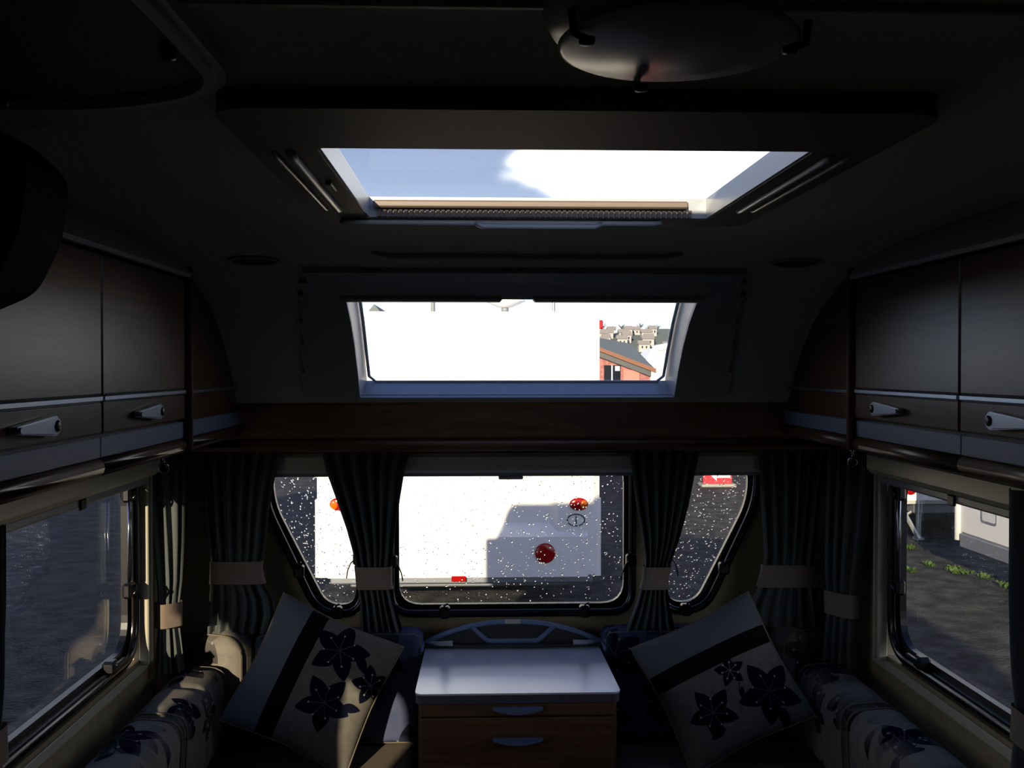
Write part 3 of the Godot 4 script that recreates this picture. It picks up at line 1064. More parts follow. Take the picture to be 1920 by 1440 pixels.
func lockers() -> void:
	locker(-1, 1.37, 1.91, 1.52, "wooden overhead locker door behind the black fitting, silver handle at its foot")
	locker(-1, 1.91, 2.45, 2.065, "wooden overhead locker with silver handle next to the left corner locker")
	locker(-1, 2.45, 3.03, 0.0, "plain wooden corner locker cut to the roof curve above the left corner curtain", false)
	locker(1, 1.37, 1.91, 1.62, "wooden overhead locker with silver handle above the right side window's middle")
	locker(1, 1.91, 2.45, 2.15, "wooden overhead locker with silver handle next to the right corner locker")
	locker(1, 2.45, 3.03, 0.0, "plain wooden corner locker cut to the roof curve above the right corner curtain", false)
	for sg in [-1, 1]:
		var x: float = LFACE if sg < 0 else RFACE
		var tr := setting("trim_%d" % (3 if sg < 0 else 4), "grey cornice strip along the top of the %s lockers" % ("left" if sg < 0 else "right"), "trim")
		var st := st_new()
		var pr := PackedVector2Array([Vector2(0, 1.876), Vector2(0.012, 1.876), Vector2(0.016, 1.884), Vector2(0.004, 1.90), Vector2(-0.018, 1.93), Vector2(-0.05, 1.958), Vector2(-0.06, 1.958), Vector2(-0.02, 1.90)])
		prism(st, pr, 2.45 - 0.9, V(x, 0, 0.9), Vector3(-sg, 0, 0), Vector3.UP, Vector3(0, 0, -1))
		done(st, "cornice", M.grey_plastic, tr)
	# front shelf
	var s := thing("front_shelf", "long dark wooden shelf running under the upper front window", "shelf", V(CX, 1.41, 3.1))
	var at := s.position
	var st := st_new()
	box(st, V(-0.955, 1.448, 3.03) - at, V(1.185, 1.556, 3.05) - at, 0.006)
	done(st, "fascia_board", M.cherry_wood, s)
	st = st_new(false)
	tube(st, PackedVector3Array([V(-0.70, 1.428, 3.046) - at, V(0.93, 1.428, 3.046) - at]), 0.019, 12)
	done(st, "rounded_edge", M.cherry_wood, s)
	st = st_new()
	box(st, V(-0.955, 1.41, 3.05) - at, V(1.185, 1.425, 3.36) - at, 0.003)
	done(st, "board", M.cherry_wood, s)
	# small reading spotlights under the locker ends
	for sg in [-1, 1]:
		var p: Vector3 = V(-0.742, 1.455, 2.43) if sg < 0 else V(0.952, 1.455, 2.53)
		var l := thing("reading_light", "small chrome swivel reading light under the %s locker end" % ("left" if sg < 0 else "right"), "light", p)
		l.scale = Vector3.ONE * 0.7
		st = st_new(false)
		lathe(st, PackedVector2Array([Vector2(0, 0.003), Vector2(0.009, 0.0), Vector2(0.009, -0.006), Vector2(0.004, -0.010), Vector2(0.004, -0.028), Vector2(0, -0.028)]), Vector3.ZERO, Vector3.UP, 14)
		done(st, "stem", M.chrome, l)
		st = st_new(false)
		lathe(st, PackedVector2Array([Vector2(0, -0.02), Vector2(0.010, -0.018), Vector2(0.016, -0.004), Vector2(0.018, 0.016), Vector2(0.013, 0.017), Vector2(0, 0.006)]), Vector3(0, -0.042, 0), Vector3(-sg * 0.35, -0.3, 0.88).normalized(), 18)
		done(st, "head", M.chrome, l)

# ------------------------------------------------------------------ curtains
# rows: [height, one edge, other edge] along the axis; pleats hang in folds; gathered by a band at tie
func curtain(label: String, rows: Array, along: Vector3, across: Vector3, base: Vector3, tie: float, folds: int, group: String, amp := 0.017) -> void:
	var foot: Vector3 = base + along * (rows[-1][1] + rows[-1][2]) / 2.0 + Vector3(0, rows[-1][0], 0)
	var o := thing("curtain", label, "curtain", foot, group)
	var st := st_new(false)
	var nu := folds * 10
	var ys := []
	for i in rows.size() - 1:
		for k in 6:
			ys.append(lerpf(rows[i][0], rows[i + 1][0], k / 6.0))
	ys.append(rows[-1][0])
	var edge := func(y: float) -> Vector2:
		for i in rows.size() - 1:
			if y >= rows[i + 1][0] - 1e-6:
				var t: float = clampf((rows[i][0] - y) / (rows[i][0] - rows[i + 1][0]), 0, 1)
				return Vector2(lerpf(rows[i][1], rows[i + 1][1], t), lerpf(rows[i][2], rows[i + 1][2], t))
		return Vector2(rows[-1][1], rows[-1][2])
	var grid := []
	for y in ys:
		var e: Vector2 = edge.call(y)
		var near := exp(-pow((y - tie) / 0.07, 2.0))
		var row := PackedVector3Array()
		for i in nu + 1:
			var u := i / float(nu)
			var a := amp * (1.0 - 0.45 * near)
			var d := a * sin(u * TAU * folds + 0.6 * sin(u * 9.0)) + 0.004 * sin(u * 31.0 + y * 7.0)
			row.append(base + along * lerpf(e.x, e.y, u) + across * d + Vector3(0, y, 0) - foot)
		grid.append(row)
	for j in grid.size() - 1:
		for i in nu:
			quad(st, grid[j][i], grid[j][i + 1], grid[j + 1][i + 1], grid[j + 1][i])
	done(st, "fabric", M.grey_curtain, o)
	# tieback band
	st = st_new(false)
	var hh := 0.036
	var g2 := []
	for y in [tie + hh, tie + hh * 0.5, tie, tie - hh * 0.5, tie - hh]:
		var e: Vector2 = edge.call(clampf(y, rows[-1][0], rows[0][0]))
		var c := (e.x + e.y) / 2.0
		var w := absf(e.y - e.x) / 2.0 + 0.004
		var row := PackedVector3Array()
		for i in 29:
			var t := TAU * i / 28.0
			var sx := signf(cos(t)) * pow(absf(cos(t)), 0.5)
			row.append(base + along * (c + sx * w) + across * (signf(sin(t)) * pow(absf(sin(t)), 0.6) * 0.026) + Vector3(0, y, 0) - foot)
		g2.append(row)
	for j in g2.size() - 1:
		for i in 28:
			quad(st, g2[j][i], g2[j][i + 1], g2[j + 1][i + 1], g2[j + 1][i])
	done(st, "tieback", M.beige_linen, o, "beige linen tieback")

func front_rows(Z: float, rows: Array) -> Array:      # [photo row, left edge, right edge] to heights and x at plane Z
	var out := []
	for r in rows:
		out.append([P(960, r[0], Z).y, P(r[1], r[0], Z).x, P(r[2], r[0], Z).x])
	return out

func curtains() -> void:
	var X := Vector3.RIGHT
	var B := Vector3(0, 0, 1)
	var g := "grey tied-back curtains"
	curtain("grey curtain tied back over the pillar left of the middle front window", front_rows(3.24, [[843, 602, 771], [880, 611, 759], [930, 629, 751], [990, 650, 742], [1030, 661, 737], [1060, 667, 733], [1090, 670, 733], [1130, 675, 741], [1182, 676, 755]]), X, B, V(0, 0, 3.24), P(700, 1082, 3.24).y, 6, g)
	curtain("grey curtain tied back over the pillar right of the middle front window", front_rows(3.24, [[843, 1181, 1312], [890, 1185, 1302], [950, 1193, 1290], [1010, 1204, 1274], [1050, 1209, 1260], [1085, 1207, 1250], [1130, 1194, 1254], [1186, 1172, 1266]]), X, B, V(0, 0, 3.24), P(1228, 1082, 3.24).y, 6, g)
	curtain("grey corner curtain hanging behind the tilted cushion left of the drawers", front_rows(3.25, [[843, 372, 529], [900, 378, 515], [960, 384, 505], [1030, 392, 497], [1060, 395, 489], [1085, 395, 494], [1120, 392, 514], [1150, 390, 518], [1182, 388, 509]]), X, B, V(0, 0, 3.25), P(440, 1072, 3.25).y, 6, g)
	curtain("grey corner curtain hanging behind the tilted cushion right of the drawers", front_rows(3.25, [[843, 1421, 1560], [920, 1425, 1548], [1040, 1432, 1532], [1075, 1429, 1530], [1105, 1420, 1534], [1140, 1404, 1540], [1180, 1394, 1545]]), X, B, V(0, 0, 3.25), P(1480, 1078, 3.25).y, 6, g)
	var Zx := Vector3(0, 0, -1)
	var XB := Vector3.RIGHT
	# along the side walls: edges given as Z
	var dl := Vector3(0.72, 0, -0.694)
	var dr := Vector3(-0.55, 0, -0.835)
	curtain("sunlit grey curtain beside the left side window's stay rod", [[1.408, -0.015, 0.105], [1.30, -0.01, 0.105], [1.15, 0.002, 0.102], [1.02, 0.014, 0.095], [0.955, 0.018, 0.087], [0.89, 0.018, 0.087], [0.80, 0.012, 0.098], [0.745, 0.008, 0.108]], dl, dl.cross(Vector3.UP), V(-0.957, 0, 3.015), 0.925, 3, g, 0.009)
	curtain("grey curtain beside the right side window's stay rod", [[1.408, 0.0, 0.17], [1.30, 0.01, 0.17], [1.15, 0.03, 0.17], [1.02, 0.05, 0.17], [0.955, 0.06, 0.165], [0.89, 0.06, 0.165], [0.80, 0.058, 0.175], [0.745, 0.055, 0.18]], dr, dr.cross(Vector3.UP), V(1.187, 0, 2.98), 0.935, 4, g)
	curtain("grey curtain at the left side window's end below the black fitting", [[1.408, 1.86, 2.04], [1.2, 1.87, 2.03], [0.95, 1.89, 2.01], [0.76, 1.87, 2.03]], Zx, XB, Vector3(-0.937, 0, 0), 0.93, 5, g)
	curtain("grey curtain at the right side window's end opposite the black fitting", [[1.408, 1.70, 2.09], [1.2, 1.70, 2.08], [0.95, 1.72, 2.05], [0.76, 1.70, 2.07]], Zx, XB, Vector3(1.12, 0, 0), 0.93, 5, g)

# ------------------------------------------------------------------ seating
func seats() -> void:
	for sg in [-1, 1]:
		var word := "left" if sg < 0 else "right"
		var xw: float = WL if sg < 0 else WR
		var xi: float = -0.40 if sg < 0 else 0.635
		var xc: float = -0.185 if sg < 0 else 0.42
		var b := thing("bench_base", "wooden bench base under the %s seat cushions" % word, "bench", V((xw + xi) / 2, 0, 2.3))
		done_box("box", V(xw - sg * 0.002, 0.0, 1.2) - b.position, V(xi, 0.335, 3.378) - b.position, M.walnut_wood, b)
		done_box("front_box", V(xi, 0.0, 2.80) - b.position, V(xc, 0.335, 3.378) - b.position, M.walnut_wood, b)
		# seat cushions
		var zz := [[1.2, 1.93], [1.94, 2.66]]
		for k in 2:
			var o := thing("seat_cushion", ("beige seat cushion on the %s bench before the %s" % [word, ["side window's near curtain", "side window's middle"][k]]), "cushion", V((xw + xi) / 2 - sg * 0.0, 0.336, (zz[k][0] + zz[k][1]) / 2), "seat cushions")
			var st := st_new(false)
			padded(st, Vector3(absf(xi - xw) / 2 - 0.004, 0.062, (zz[k][1] - zz[k][0]) / 2), 0.03, Transform3D(Basis.IDENTITY, Vector3(0, 0.062, 0)))
			done(st, "pad", M.seat_linen, o)
			st = st_new(false)
			seat_piping(st, absf(xi - xw) / 2 - 0.006, (zz[k][1] - zz[k][0]) / 2 - 0.002, 0.11)
			done(st, "piping", M.navy_floral, o)
		var fc := thing("seat_cushion", "beige seat cushion between the drawers and the %s corner" % word, "cushion", V((xw + xc) / 2, 0.336, 3.02), "seat cushions")
		var s2 := st_new(false)
		padded(s2, Vector3(absf(xc - xw) / 2 - 0.004, 0.062, 0.35), 0.03, Transform3D(Basis.IDENTITY, Vector3(0, 0.062, 0)))
		done(s2, "pad", M.seat_linen, fc)
		s2 = st_new(false)
		seat_piping(s2, absf(xc - xw) / 2 - 0.006, 0.348, 0.11)
		done(s2, "piping", M.navy_floral, fc)
		# back cushions along the side wall
		var bz := [[1.70, 2.20], [2.20, 2.70], [2.70, 3.17]] if sg < 0 else [[1.74, 2.23], [2.23, 2.72], [2.72, 3.14]]
		var where := ["under the near curtain", "under the middle of the side window", "under the far end of the side window"]
		for k in 3:
			var half := Vector3(0.082, 0.138, (bz[k][1] - bz[k][0]) / 2 - 0.002)
			var xm: float = xw - sg * 0.118
			var o := thing("back_cushion", "floral linen back cushion on the %s bench %s" % [word, where[k]], "cushion", V(xm, 0.462, (bz[k][0] + bz[k][1]) / 2), "floral back cushions")
			var st := st_new(false)
			var tf := Transform3D(Basis(Vector3(0, 0, 1), sg * 0.06), Vector3(0, 0.141, 0))
			padded(st, half, 0.062, tf, [0.0], 2, 10, 0.03)
			done(st, "pad", M.floral_linen, o)
			for e in [-1.0, 1.0]:      # seam cord along both ends of the cushion
				st = st_new(false)
				var pp := PackedVector3Array()
				for p in round_poly(rect(-half.x * 0.97, -half.y * 0.97, half.x * 0.97, half.y * 0.97), 0.055, 5):
					pp.append(tf * Vector3(p.x, p.y, e * (half.z - 0.022)))
				tube(st, pp, 0.003, 6, true)
				done(st, "seam_cord", M.seat_linen, o)
		# corner cushion
		var xcn: float = -0.815 if sg < 0 else 1.055
		var co := thing("corner_cushion", "floral corner bolster below the %s corner curtain" % word, "cushion", V(xcn, 0.462, 3.275), "corner bolsters")
		var s3 := st_new(false)
		var ctf := Transform3D(Basis(Vector3.UP, sg * 0.35), Vector3(0, 0.178, 0))
		padded(s3, Vector3(0.098, 0.176, 0.07), 0.06, ctf, [], 0, 8, 0.04)
		done(s3, "pad", M.floral_linen, co)
		s3 = st_new(false)
		var cp := PackedVector3Array()
		for p in round_poly(rect(-0.098, -0.174, 0.098, 0.174), 0.06, 5):
			cp.append(ctf * Vector3(p.x, p.y, 0.05))
		tube(s3, cp, 0.003, 6, true)
		done(s3, "seam_cord", M.seat_linen, co)
		# back cushion along the front wall
		var fa: float = -0.70 if sg < 0 else 0.412
		var fb: float = -0.176 if sg < 0 else 0.93
		var f := thing("front_cushion", "navy floral back cushion under the front windows, %s of the drawers" % word, "cushion", V((fa + fb) / 2, 0.467, 3.27), "navy front cushions")
		var s4 := st_new(false)
		padded(s4, Vector3((fb - fa) / 2, 0.172, 0.068), 0.03, Transform3D(Basis(Vector3.RIGHT, -0.05), Vector3(0, 0.173, 0)), [], 2, 10, 0.02)
		done(s4, "pad", M.navy_floral, f)
		s4 = st_new(false)
		var fp := PackedVector3Array()
		for p in round_poly(rect(-(fb - fa) / 2 + 0.004, 0.006, (fb - fa) / 2 - 0.004, 0.344), 0.028, 4):
			fp.append(Vector3(p.x, p.y, 0.052 + (0.17 - p.y) * 0.05))
		tube(s4, fp, 0.0035, 6, true)
		done(s4, "piping", M.seat_linen, f)
	# scatter cushions
	scatter("scatter cushion with plain and navy bands along its upper edge, right of the drawers", P(1352, 1278, 3.0), 0.20, deg_to_rad(28.0), M.cushion_print_1, -0.22)
	scatter("scatter cushion tipped on its side, plain and navy bands beside the left corner curtain", P(588, 1280, 3.02), 0.20, deg_to_rad(64.0), M.cushion_print_0, 0.12)

func seat_piping(st: SurfaceTool, hx: float, hz: float, y: float) -> void:
	var pp := PackedVector3Array()
	for p in round_poly(rect(-hx, -hz, hx, hz), 0.03, 4):
		pp.append(Vector3(p.x, y, p.y))
	tube(st, pp, 0.004, 6, true)

func scatter(label: String, c: Vector3, half: float, roll: float, m: Material, yaw: float) -> void:
	var o := thing("scatter_cushion", label, "cushion", c, "scatter cushions")
	var tf := Transform3D(Basis(Vector3.UP, yaw) * Basis(Vector3.RIGHT, -0.38) * Basis(Vector3(0, 0, 1), roll), Vector3.ZERO)
	var st := st_new(false)
	pillow(st, half, 0.068, tf)
	done(st, "cover", m, o)
	st = st_new(false)
	var pp := PackedVector3Array()
	for k in 4:
		for i in 10:
			var t := i / 10.0 * 2.0 - 1.0
			var q := 1.0 - 0.07 * (1.0 - pow(absf(t), 1.5))
			var p := Vector2(t * q, q).rotated(-k * PI / 2)
			pp.append(tf * Vector3(p.x * half, p.y * half, 0))
	tube(st, pp, 0.004, 6, true)
	done(st, "edge_piping", M.seat_linen, o)

func chest() -> void:
	var o := thing("chest_of_drawers", "wooden chest of drawers with a pale worktop below the middle front window", "drawers", V(CX + 0.002, 0, 3.06))
	var at := o.position
	var B := func(called: String, lo: Vector3, hi: Vector3, m: Material, bev: float, parent: Node) -> MeshInstance3D:
		return done_box(called, lo - at, hi - at, m, parent, bev)
	B.call("carcass", V(-0.163, 0, 2.842), V(0.397, 0.722, 3.375), M.cherry_wood, 0.002, o)
	# worktop: rounded front corners, back edge hollowed for the tray
	var tp := PackedVector2Array([Vector2(-0.165, 3.36), Vector2(-0.172, 2.86)])
	for i in 5:
		var a := PI + PI / 2 * i / 4.0
		tp.append(Vector2(-0.150, 2.842) + Vector2(cos(a), sin(a)) * 0.022)
	for i in 5:
		var a := PI * 1.5 + PI / 2 * i / 4.0
		tp.append(Vector2(0.384, 2.842) + Vector2(cos(a), sin(a)) * 0.022)
	tp.append(Vector2(0.406, 2.86)); tp.append(Vector2(0.40, 3.36))
	var st := st_new()
	prism(st, tp, 0.005, Vector3(0, 0.745, 0) - at, Vector3.RIGHT, Vector3(0, 0, -1), Vector3.UP)
	done(st, "worktop", M.worktop, o)
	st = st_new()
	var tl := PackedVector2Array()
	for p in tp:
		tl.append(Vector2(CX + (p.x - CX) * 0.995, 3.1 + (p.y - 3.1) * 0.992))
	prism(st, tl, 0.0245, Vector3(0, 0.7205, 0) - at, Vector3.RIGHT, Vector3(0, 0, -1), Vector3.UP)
	done(st, "worktop_edge", M.shaded_edge_grey, o)
	for d in [[0.683, 0.718], [0.500, 0.679], [0.27, 0.496], [0.06, 0.266]]:
		var dr: MeshInstance3D = B.call("drawer", V(-0.157, d[0], 2.842), V(0.391, d[1], 2.824), M.cherry_wood, 0.003, o)
		var y: float = 0.704 if d[1] > 0.7 else d[1] - 0.062
		# bow handle: a flat crescent standing off the front
		st = st_new()
		var cr := PackedVector2Array()
		for i in 13:
			var t := i / 12.0 * 2.0 - 1.0
			cr.append(Vector2(t * 0.070, 0.007))
		for i in 13:
			var t := 1.0 - i / 12.0 * 2.0
			cr.append(Vector2(t * 0.070, 0.003 - 0.014 * (1.0 - t * t)))
		prism(st, cr, 0.016, V(CX + 0.001, y, 2.822) - at, Vector3.RIGHT, Vector3.UP, Vector3(0, 0, 1))
		done(st, "handle", M.tray_frame, dr, "dark bow handle")
	# tray unit at the back: arched plate with raised frame bars
	var tr := thing("arched_tray", "blue-grey arched tray standing at the back of the pale worktop", "tray", V(CX + 0.004, 0.756, 3.30))
	var arch := func(t: float) -> float: return 0.012 + 0.064 * (1.0 - pow(absf(t), 2.2))
	var poly := PackedVector2Array([Vector2(-0.287, 0.0)])
	for i in 25:
		var t := -1.0 + i / 12.0
		poly.append(Vector2(t * 0.287, arch.call(t)))
	poly.append(Vector2(0.287, 0.0))
	var lean := Vector3(0, 0.94, -0.34).normalized()
	var fwd := Vector3.RIGHT.cross(lean).normalized()
	st = st_new()
	prism(st, poly, -0.014, Vector3.ZERO, Vector3.RIGHT, lean, fwd)
	done(st, "back_plate", M.tray_dark, tr)
	st = st_new(false)
	var ap := PackedVector3Array()
	for i in 25:
		var t := -1.0 + i / 12.0
		ap.append(Vector3.RIGHT * t * 0.284 + lean * (arch.call(t) - 0.004) + fwd * 0.003)
	tube(st, ap, 0.0085, 8)
	done(st, "arch_bar", M.tray_frame, tr)
	st = st_new(false)
	var L := func(x: float, y: float) -> Vector3: return Vector3.RIGHT * x + lean * y + fwd * 0.004
	tube(st, PackedVector3Array([L.call(-0.135, 0.056), L.call(-0.090, 0.018), L.call(-0.078, 0.011), L.call(0.078, 0.011), L.call(0.090, 0.018), L.call(0.135, 0.056)]), 0.0085, 8)
	done(st, "trapezoid_bar", M.tray_frame, tr)
	st = st_new()
	box(st, L.call(-0.026, 0.066) + fwd * 0.001, L.call(0.026, 0.077) + fwd * 0.010, 0.001)
	done(st, "label_plate", M.label_white, tr, "small white label")
	for s in [-1.0, 1.0]:
		st = st_new(false)
		tube(st, PackedVector3Array([Vector3(s * 0.285, 0.012, 0.01), Vector3(s * 0.24, 0.010, 0.022), Vector3(s * 0.196, 0.012, 0.026)]), [0.006, 0.008, 0.009], 8)
		done(st, "side_clip", M.pale_plastic, tr)
		st = st_new()
		box(st, Vector3(s * 0.288, 0.0, -0.01), Vector3(s * 0.300, 0.014, 0.09), 0.004)
		done(st, "side_rail", M.tray_frame, tr)
	st = st_new()
	var lip := PackedVector2Array()
	for i in 13:
		var t := -1.0 + i / 6.0
		lip.append(Vector2(t * 0.285, -0.022 - 0.016 * (1.0 - t * t)))
	lip.append(Vector2(0.285, 0.0)); lip.append(Vector2(-0.285, 0.0))
	prism(st, lip, 0.006, Vector3.ZERO, Vector3.RIGHT, Vector3(0, 0, -1), Vector3.UP)
	done(st, "base_lip", M.tray_dark, tr)

# ------------------------------------------------------------------ outside
func caravan_body(o: Node3D, lo: Vector3, hi: Vector3, m: Material) -> void:
	# slab-sided touring caravan: chamfered body, roof slightly cambered, chassis and wheels below
	var at := o.position
	var st := st_new()
	box(st, lo - at, hi - at, 0.05)
	done(st, "body", m, o)
	st = st_new()
	var rf := PackedVector2Array([Vector2(lo.x + 0.03, hi.y - 0.01), Vector2(hi.x - 0.03, hi.y - 0.01), Vector2(hi.x - 0.25, hi.y + 0.04), Vector2(lo.x + 0.25, hi.y + 0.04)])
	prism(st, rf, absf(hi.z - lo.z) - 0.5, Vector3(0, 0, max(lo.z, hi.z) - 0.25) - at, Vector3.RIGHT, Vector3.UP, Vector3(0, 0, -1))
	done(st, "roof", m, o)
	st = st_new()
	box(st, Vector3(lo.x + 0.25, lo.y - 0.12, min(lo.z, hi.z) + 0.1) - at, Vector3(hi.x - 0.25, lo.y, max(lo.z, hi.z) - 0.1) - at, 0.01)
	done(st, "chassis", M.grey_skirt, o)
	for x in [lo.x + 0.12, hi.x - 0.12]:
		st = st_new(false)
		var c: Vector3 = Vector3(x, GROUND + 0.30, (lo.z + hi.z) / 2) - at
		lathe(st, PackedVector2Array([Vector2(0.0, 0.05), Vector2(0.17, 0.05), Vector2(0.19, 0.09), Vector2(0.28, 0.09), Vector2(0.30, 0.06), Vector2(0.30, -0.06), Vector2(0.28, -0.09), Vector2(0, -0.09)]), c, Vector3.RIGHT if x > (lo.x + hi.x) / 2 else Vector3.LEFT, 24)
		done(st, "wheel", M.tyre, o)

func lens(parent: Node, called: String, c: Vector3, rx: float, ry: float, depth: float, m: Material) -> MeshInstance3D:
	var st := st_new(false)
	var pts := []
	for k in 4:
		var f: float = [1.0, 1.0, 0.86, 0.4][k]
		var dz: float = [0.0, depth * 0.6, depth * 0.9, depth][k]
		var row := PackedVector3Array()
		for i in 25:
			var a := TAU * i / 24.0
			row.append(c + Vector3(cos(a) * rx * f, sin(a) * ry * f, dz))
		pts.append(row)
	for k in 3:
		for i in 24:
			quad(st, pts[k][i], pts[k + 1][i], pts[k + 1][i + 1], pts[k][i + 1], c)
	for i in 24:
		tri(st, pts[3][i], pts[3][i + 1], c + Vector3(0, 0, depth), c)
	return done(st, called, m, parent)

func outside() -> void:
	var g := boxo("ground", Vector3(-60, GROUND - 0.3, -260), Vector3(60, GROUND, 25), M.asphalt, self, 0.0)
	tag(g, "worn dark asphalt of the caravan yard", "ground", "", "structure")

	# the white caravan straight ahead, its rear towards us
	var o := thing("white_caravan", "big white caravan parked straight ahead with its rear to the window", "caravan", V(-0.137, GROUND, 10.3))
	var at := o.position
	var ZR := 7.86
	caravan_body(o, V(-1.237, 0.06, ZR), V(0.965, 2.07, 13.2), M.white_bodywork)
	var st := st_new()      # raised mouldings of the rear: two columns and the bumper, with sloping shoulders
	for s in [[0.965, -1.0], [-1.237, 1.0]]:
		var e: float = s[0]
		var d: float = s[1]
		prism(st, PackedVector2Array([Vector2(e, 0), Vector2(e, 0.05), Vector2(e + d * 0.03, 0.06), Vector2(e + d * 0.335, 0.06), Vector2(e + d * 0.405, 0.0)]), 0.60, Vector3(0, 0.05, -ZR) - at, Vector3.RIGHT, Vector3(0, 0, 1), Vector3.UP)
	prism(st, PackedVector2Array([Vector2(0.05, 0), Vector2(0.05, 0.09), Vector2(0.36, 0.09), Vector2(0.46, 0.0)]), 2.0, Vector3(-1.137, 0, -ZR) - at, Vector3.UP, Vector3(0, 0, 1), Vector3.RIGHT)
	done(st, "rear_moulding", M.white_bodywork, o)
	done_box("rear_skirt", V(-1.12, 0.0, ZR - 0.07) - at, V(0.90, 0.06, ZR + 0.2) - at, M.grey_skirt, o, 0.01)
	for s in [[1085.0, 945.0, -1.0], [636.0, 945.0, 1.0]]:
		var c: Vector3 = P(s[0], s[1], 7.8) - at
		var cl := lens(o, "lamp_cluster", c, 0.072, 0.05, 0.02, M.red_lens)
		lens(cl, "indicator", c + Vector3(-s[2] * 0.038, -0.004, 0.008), 0.028, 0.036, 0.016, M.amber_lens)
	lens(o, "round_lamp", P(1022, 1037, 7.77) - at, 0.078, 0.078, 0.02, M.red_lens)
	st = st_new()
	var bc: Vector3 = P(1080, 975, 7.8) - at
	ring(st, circle(Vector2.ZERO, 0.072, 0.050), circle(Vector2.ZERO, 0.063, 0.041), 0.006, bc, Vector3.RIGHT, Vector3.UP, Vector3(0, 0, 1))
	box(st, bc + Vector3(-0.004, -0.03, 0), bc + Vector3(0.006, 0.03, 0.004), 0.001)
	done(st, "badge", M.badge_line, o, "oval outlined badge")
	var rc: Vector3 = P(860, 1085, 7.77) - at
	done_box("reflector", rc + Vector3(-0.055, -0.02, 0), rc + Vector3(0.055, 0.022, 0.02), M.red_lens, o, 0.004)
	done_box("marker_lamp", V(0.962, 1.965, 7.90) - at, V(0.992, 2.035, 8.0) - at, M.red_lens, o, 0.012)
	# saucer aerial on the roof
	var ae := thing("saucer_aerial", "white saucer aerial on a short stem on the roof of the caravan ahead", "aerial", V(0.235, 2.111, 8.3))
	st = st_new(false)
	tube(st, PackedVector3Array([Vector3(0, 0, 0), Vector3(0, 0.06, 0)]), 0.03, 12)
	done(st, "stem", M.grey_skirt, ae)
	st = st_new(false)
	lathe(st, PackedVector2Array([Vector2(0, 0.035), Vector2(0.06, 0.045), Vector2(0.165, 0.092), Vector2(0.17, 0.102), Vector2(0.13, 0.12), Vector2(0.07, 0.135), Vector2(0, 0.14)]), Vector3.ZERO, Vector3.UP, 32)
	done(st, "saucer", M.white_trim, ae)

	# caravan alongside on the right
	var r := thing("side_caravan", "white caravan parked alongside beyond the right window, grey skirt below", "caravan", V(5.8, GROUND, 7.2))
	caravan_body(r, V(4.72, 0.02, 4.6), V(6.9, 2.2, 9.75), M.white_bodywork)
	var ra := r.position
	done_box("sill_skirt", V(4.70, -0.08, 4.7) - ra, V(4.76, 0.055, 9.68) - ra, M.grey_skirt, r, 0.01)
	st = st_new(false)
	tube(st, PackedVector3Array([V(4.72, -0.02, 9.74) - ra, V(4.72, 1.9, 9.74) - ra]), 0.04, 10)
	done(st, "corner_trim", M.white_trim, r)
	for z in [9.15, 8.35]:
		var fr := round_poly(rect(z - 0.14, 0.22, z + 0.14, 0.62), 0.04, 4)
		st = st_new()
		ring(st, fr, round_poly(rect(z - 0.125, 0.235, z + 0.125, 0.605), 0.035, 4), -0.012, Vector3(4.725, 0, 0) - ra, Vector3(0, 0, -1), Vector3.UP, Vector3.RIGHT)
		var hatch := done(st, "hatch", M.grey_skirt, r)
		st = st_new()
		prism(st, round_poly(rect(z - 0.12, 0.24, z + 0.12, 0.60), 0.03, 4), -0.008, Vector3(4.722, 0, 0) - ra, Vector3(0, 0, -1), Vector3.UP, Vector3.RIGHT)
		done(st, "hatch_door", M.white_trim, hatch)
	# caravan behind it, its rear corner in the sun
	var b := thing("rear_corner_caravan", "white caravan with a round red lamp standing on corner legs beyond the right window", "caravan", V(6.1, GROUND, 14))
	caravan_body(b, V(4.95, 0.05, 11.75), V(7.1, 2.2, 16.5), M.white_bodywork)
	var ba := b.position
	lens(b, "round_lamp", V(5.115, 0.25, 11.75) - ba, 0.075, 0.085, 0.02, M.red_lens)
	for k in 2:
		var lx: float = [5.06, 5.30][k]
		var top: Vector3 = V(lx, 0.05, 11.95) - ba
		var foot: Vector3 = V(lx + 0.22 - k * 0.2, GROUND + 0.012, 11.9 + k * 0.1) - ba
		st = st_new()
		var dir := (foot - top).normalized()
		tube(st, PackedVector3Array([top, foot]), 0.028, 6)
		tube(st, PackedVector3Array([top.lerp(foot, 0.35), V(lx + 0.34, 0.05, 11.95) - ba]), 0.018, 6)
		box(st, foot + Vector3(-0.05, -0.012, -0.05), foot + Vector3(0.05, 0.004, 0.05), 0.003)
		done(st, "corner_leg", M.galvanised, b)
	# added caravans, unseen to the left: they shade the asphalt beyond the left window
	for k in 3:
		var l := thing("added_shade_caravan", "unseen white caravan added to shade the asphalt beyond the left window", "caravan", V(-4.5 - 2.7 * k, GROUND, 4.0), "unseen caravans added for shade")
		caravan_body(l, V(-5.6 - 2.7 * k, 0.05, 1.5 + k * 0.3), V(-3.4 - 2.7 * k, 2.25, 6.2 + k * 0.4), M.white_bodywork)
	# unseen box added on our roof to keep low sun off most of the skylight
	var ac := thing("roof_sun_block", "unseen low white box added on the roof to shade the skylight", "sun block", V(-0.15, 1.975, 0.6))
	done_box("cover", Vector3(-0.42, 0, -0.40), Vector3(0.42, 0.195, 0.40), M.white_trim, ac, 0.03)
	for i in 5:
		done_box("box_slat", Vector3(-0.36 + i * 0.15, 0.05, 0.398), Vector3(-0.24 + i * 0.15, 0.13, 0.405), M.grey_skirt, ac, 0.002)
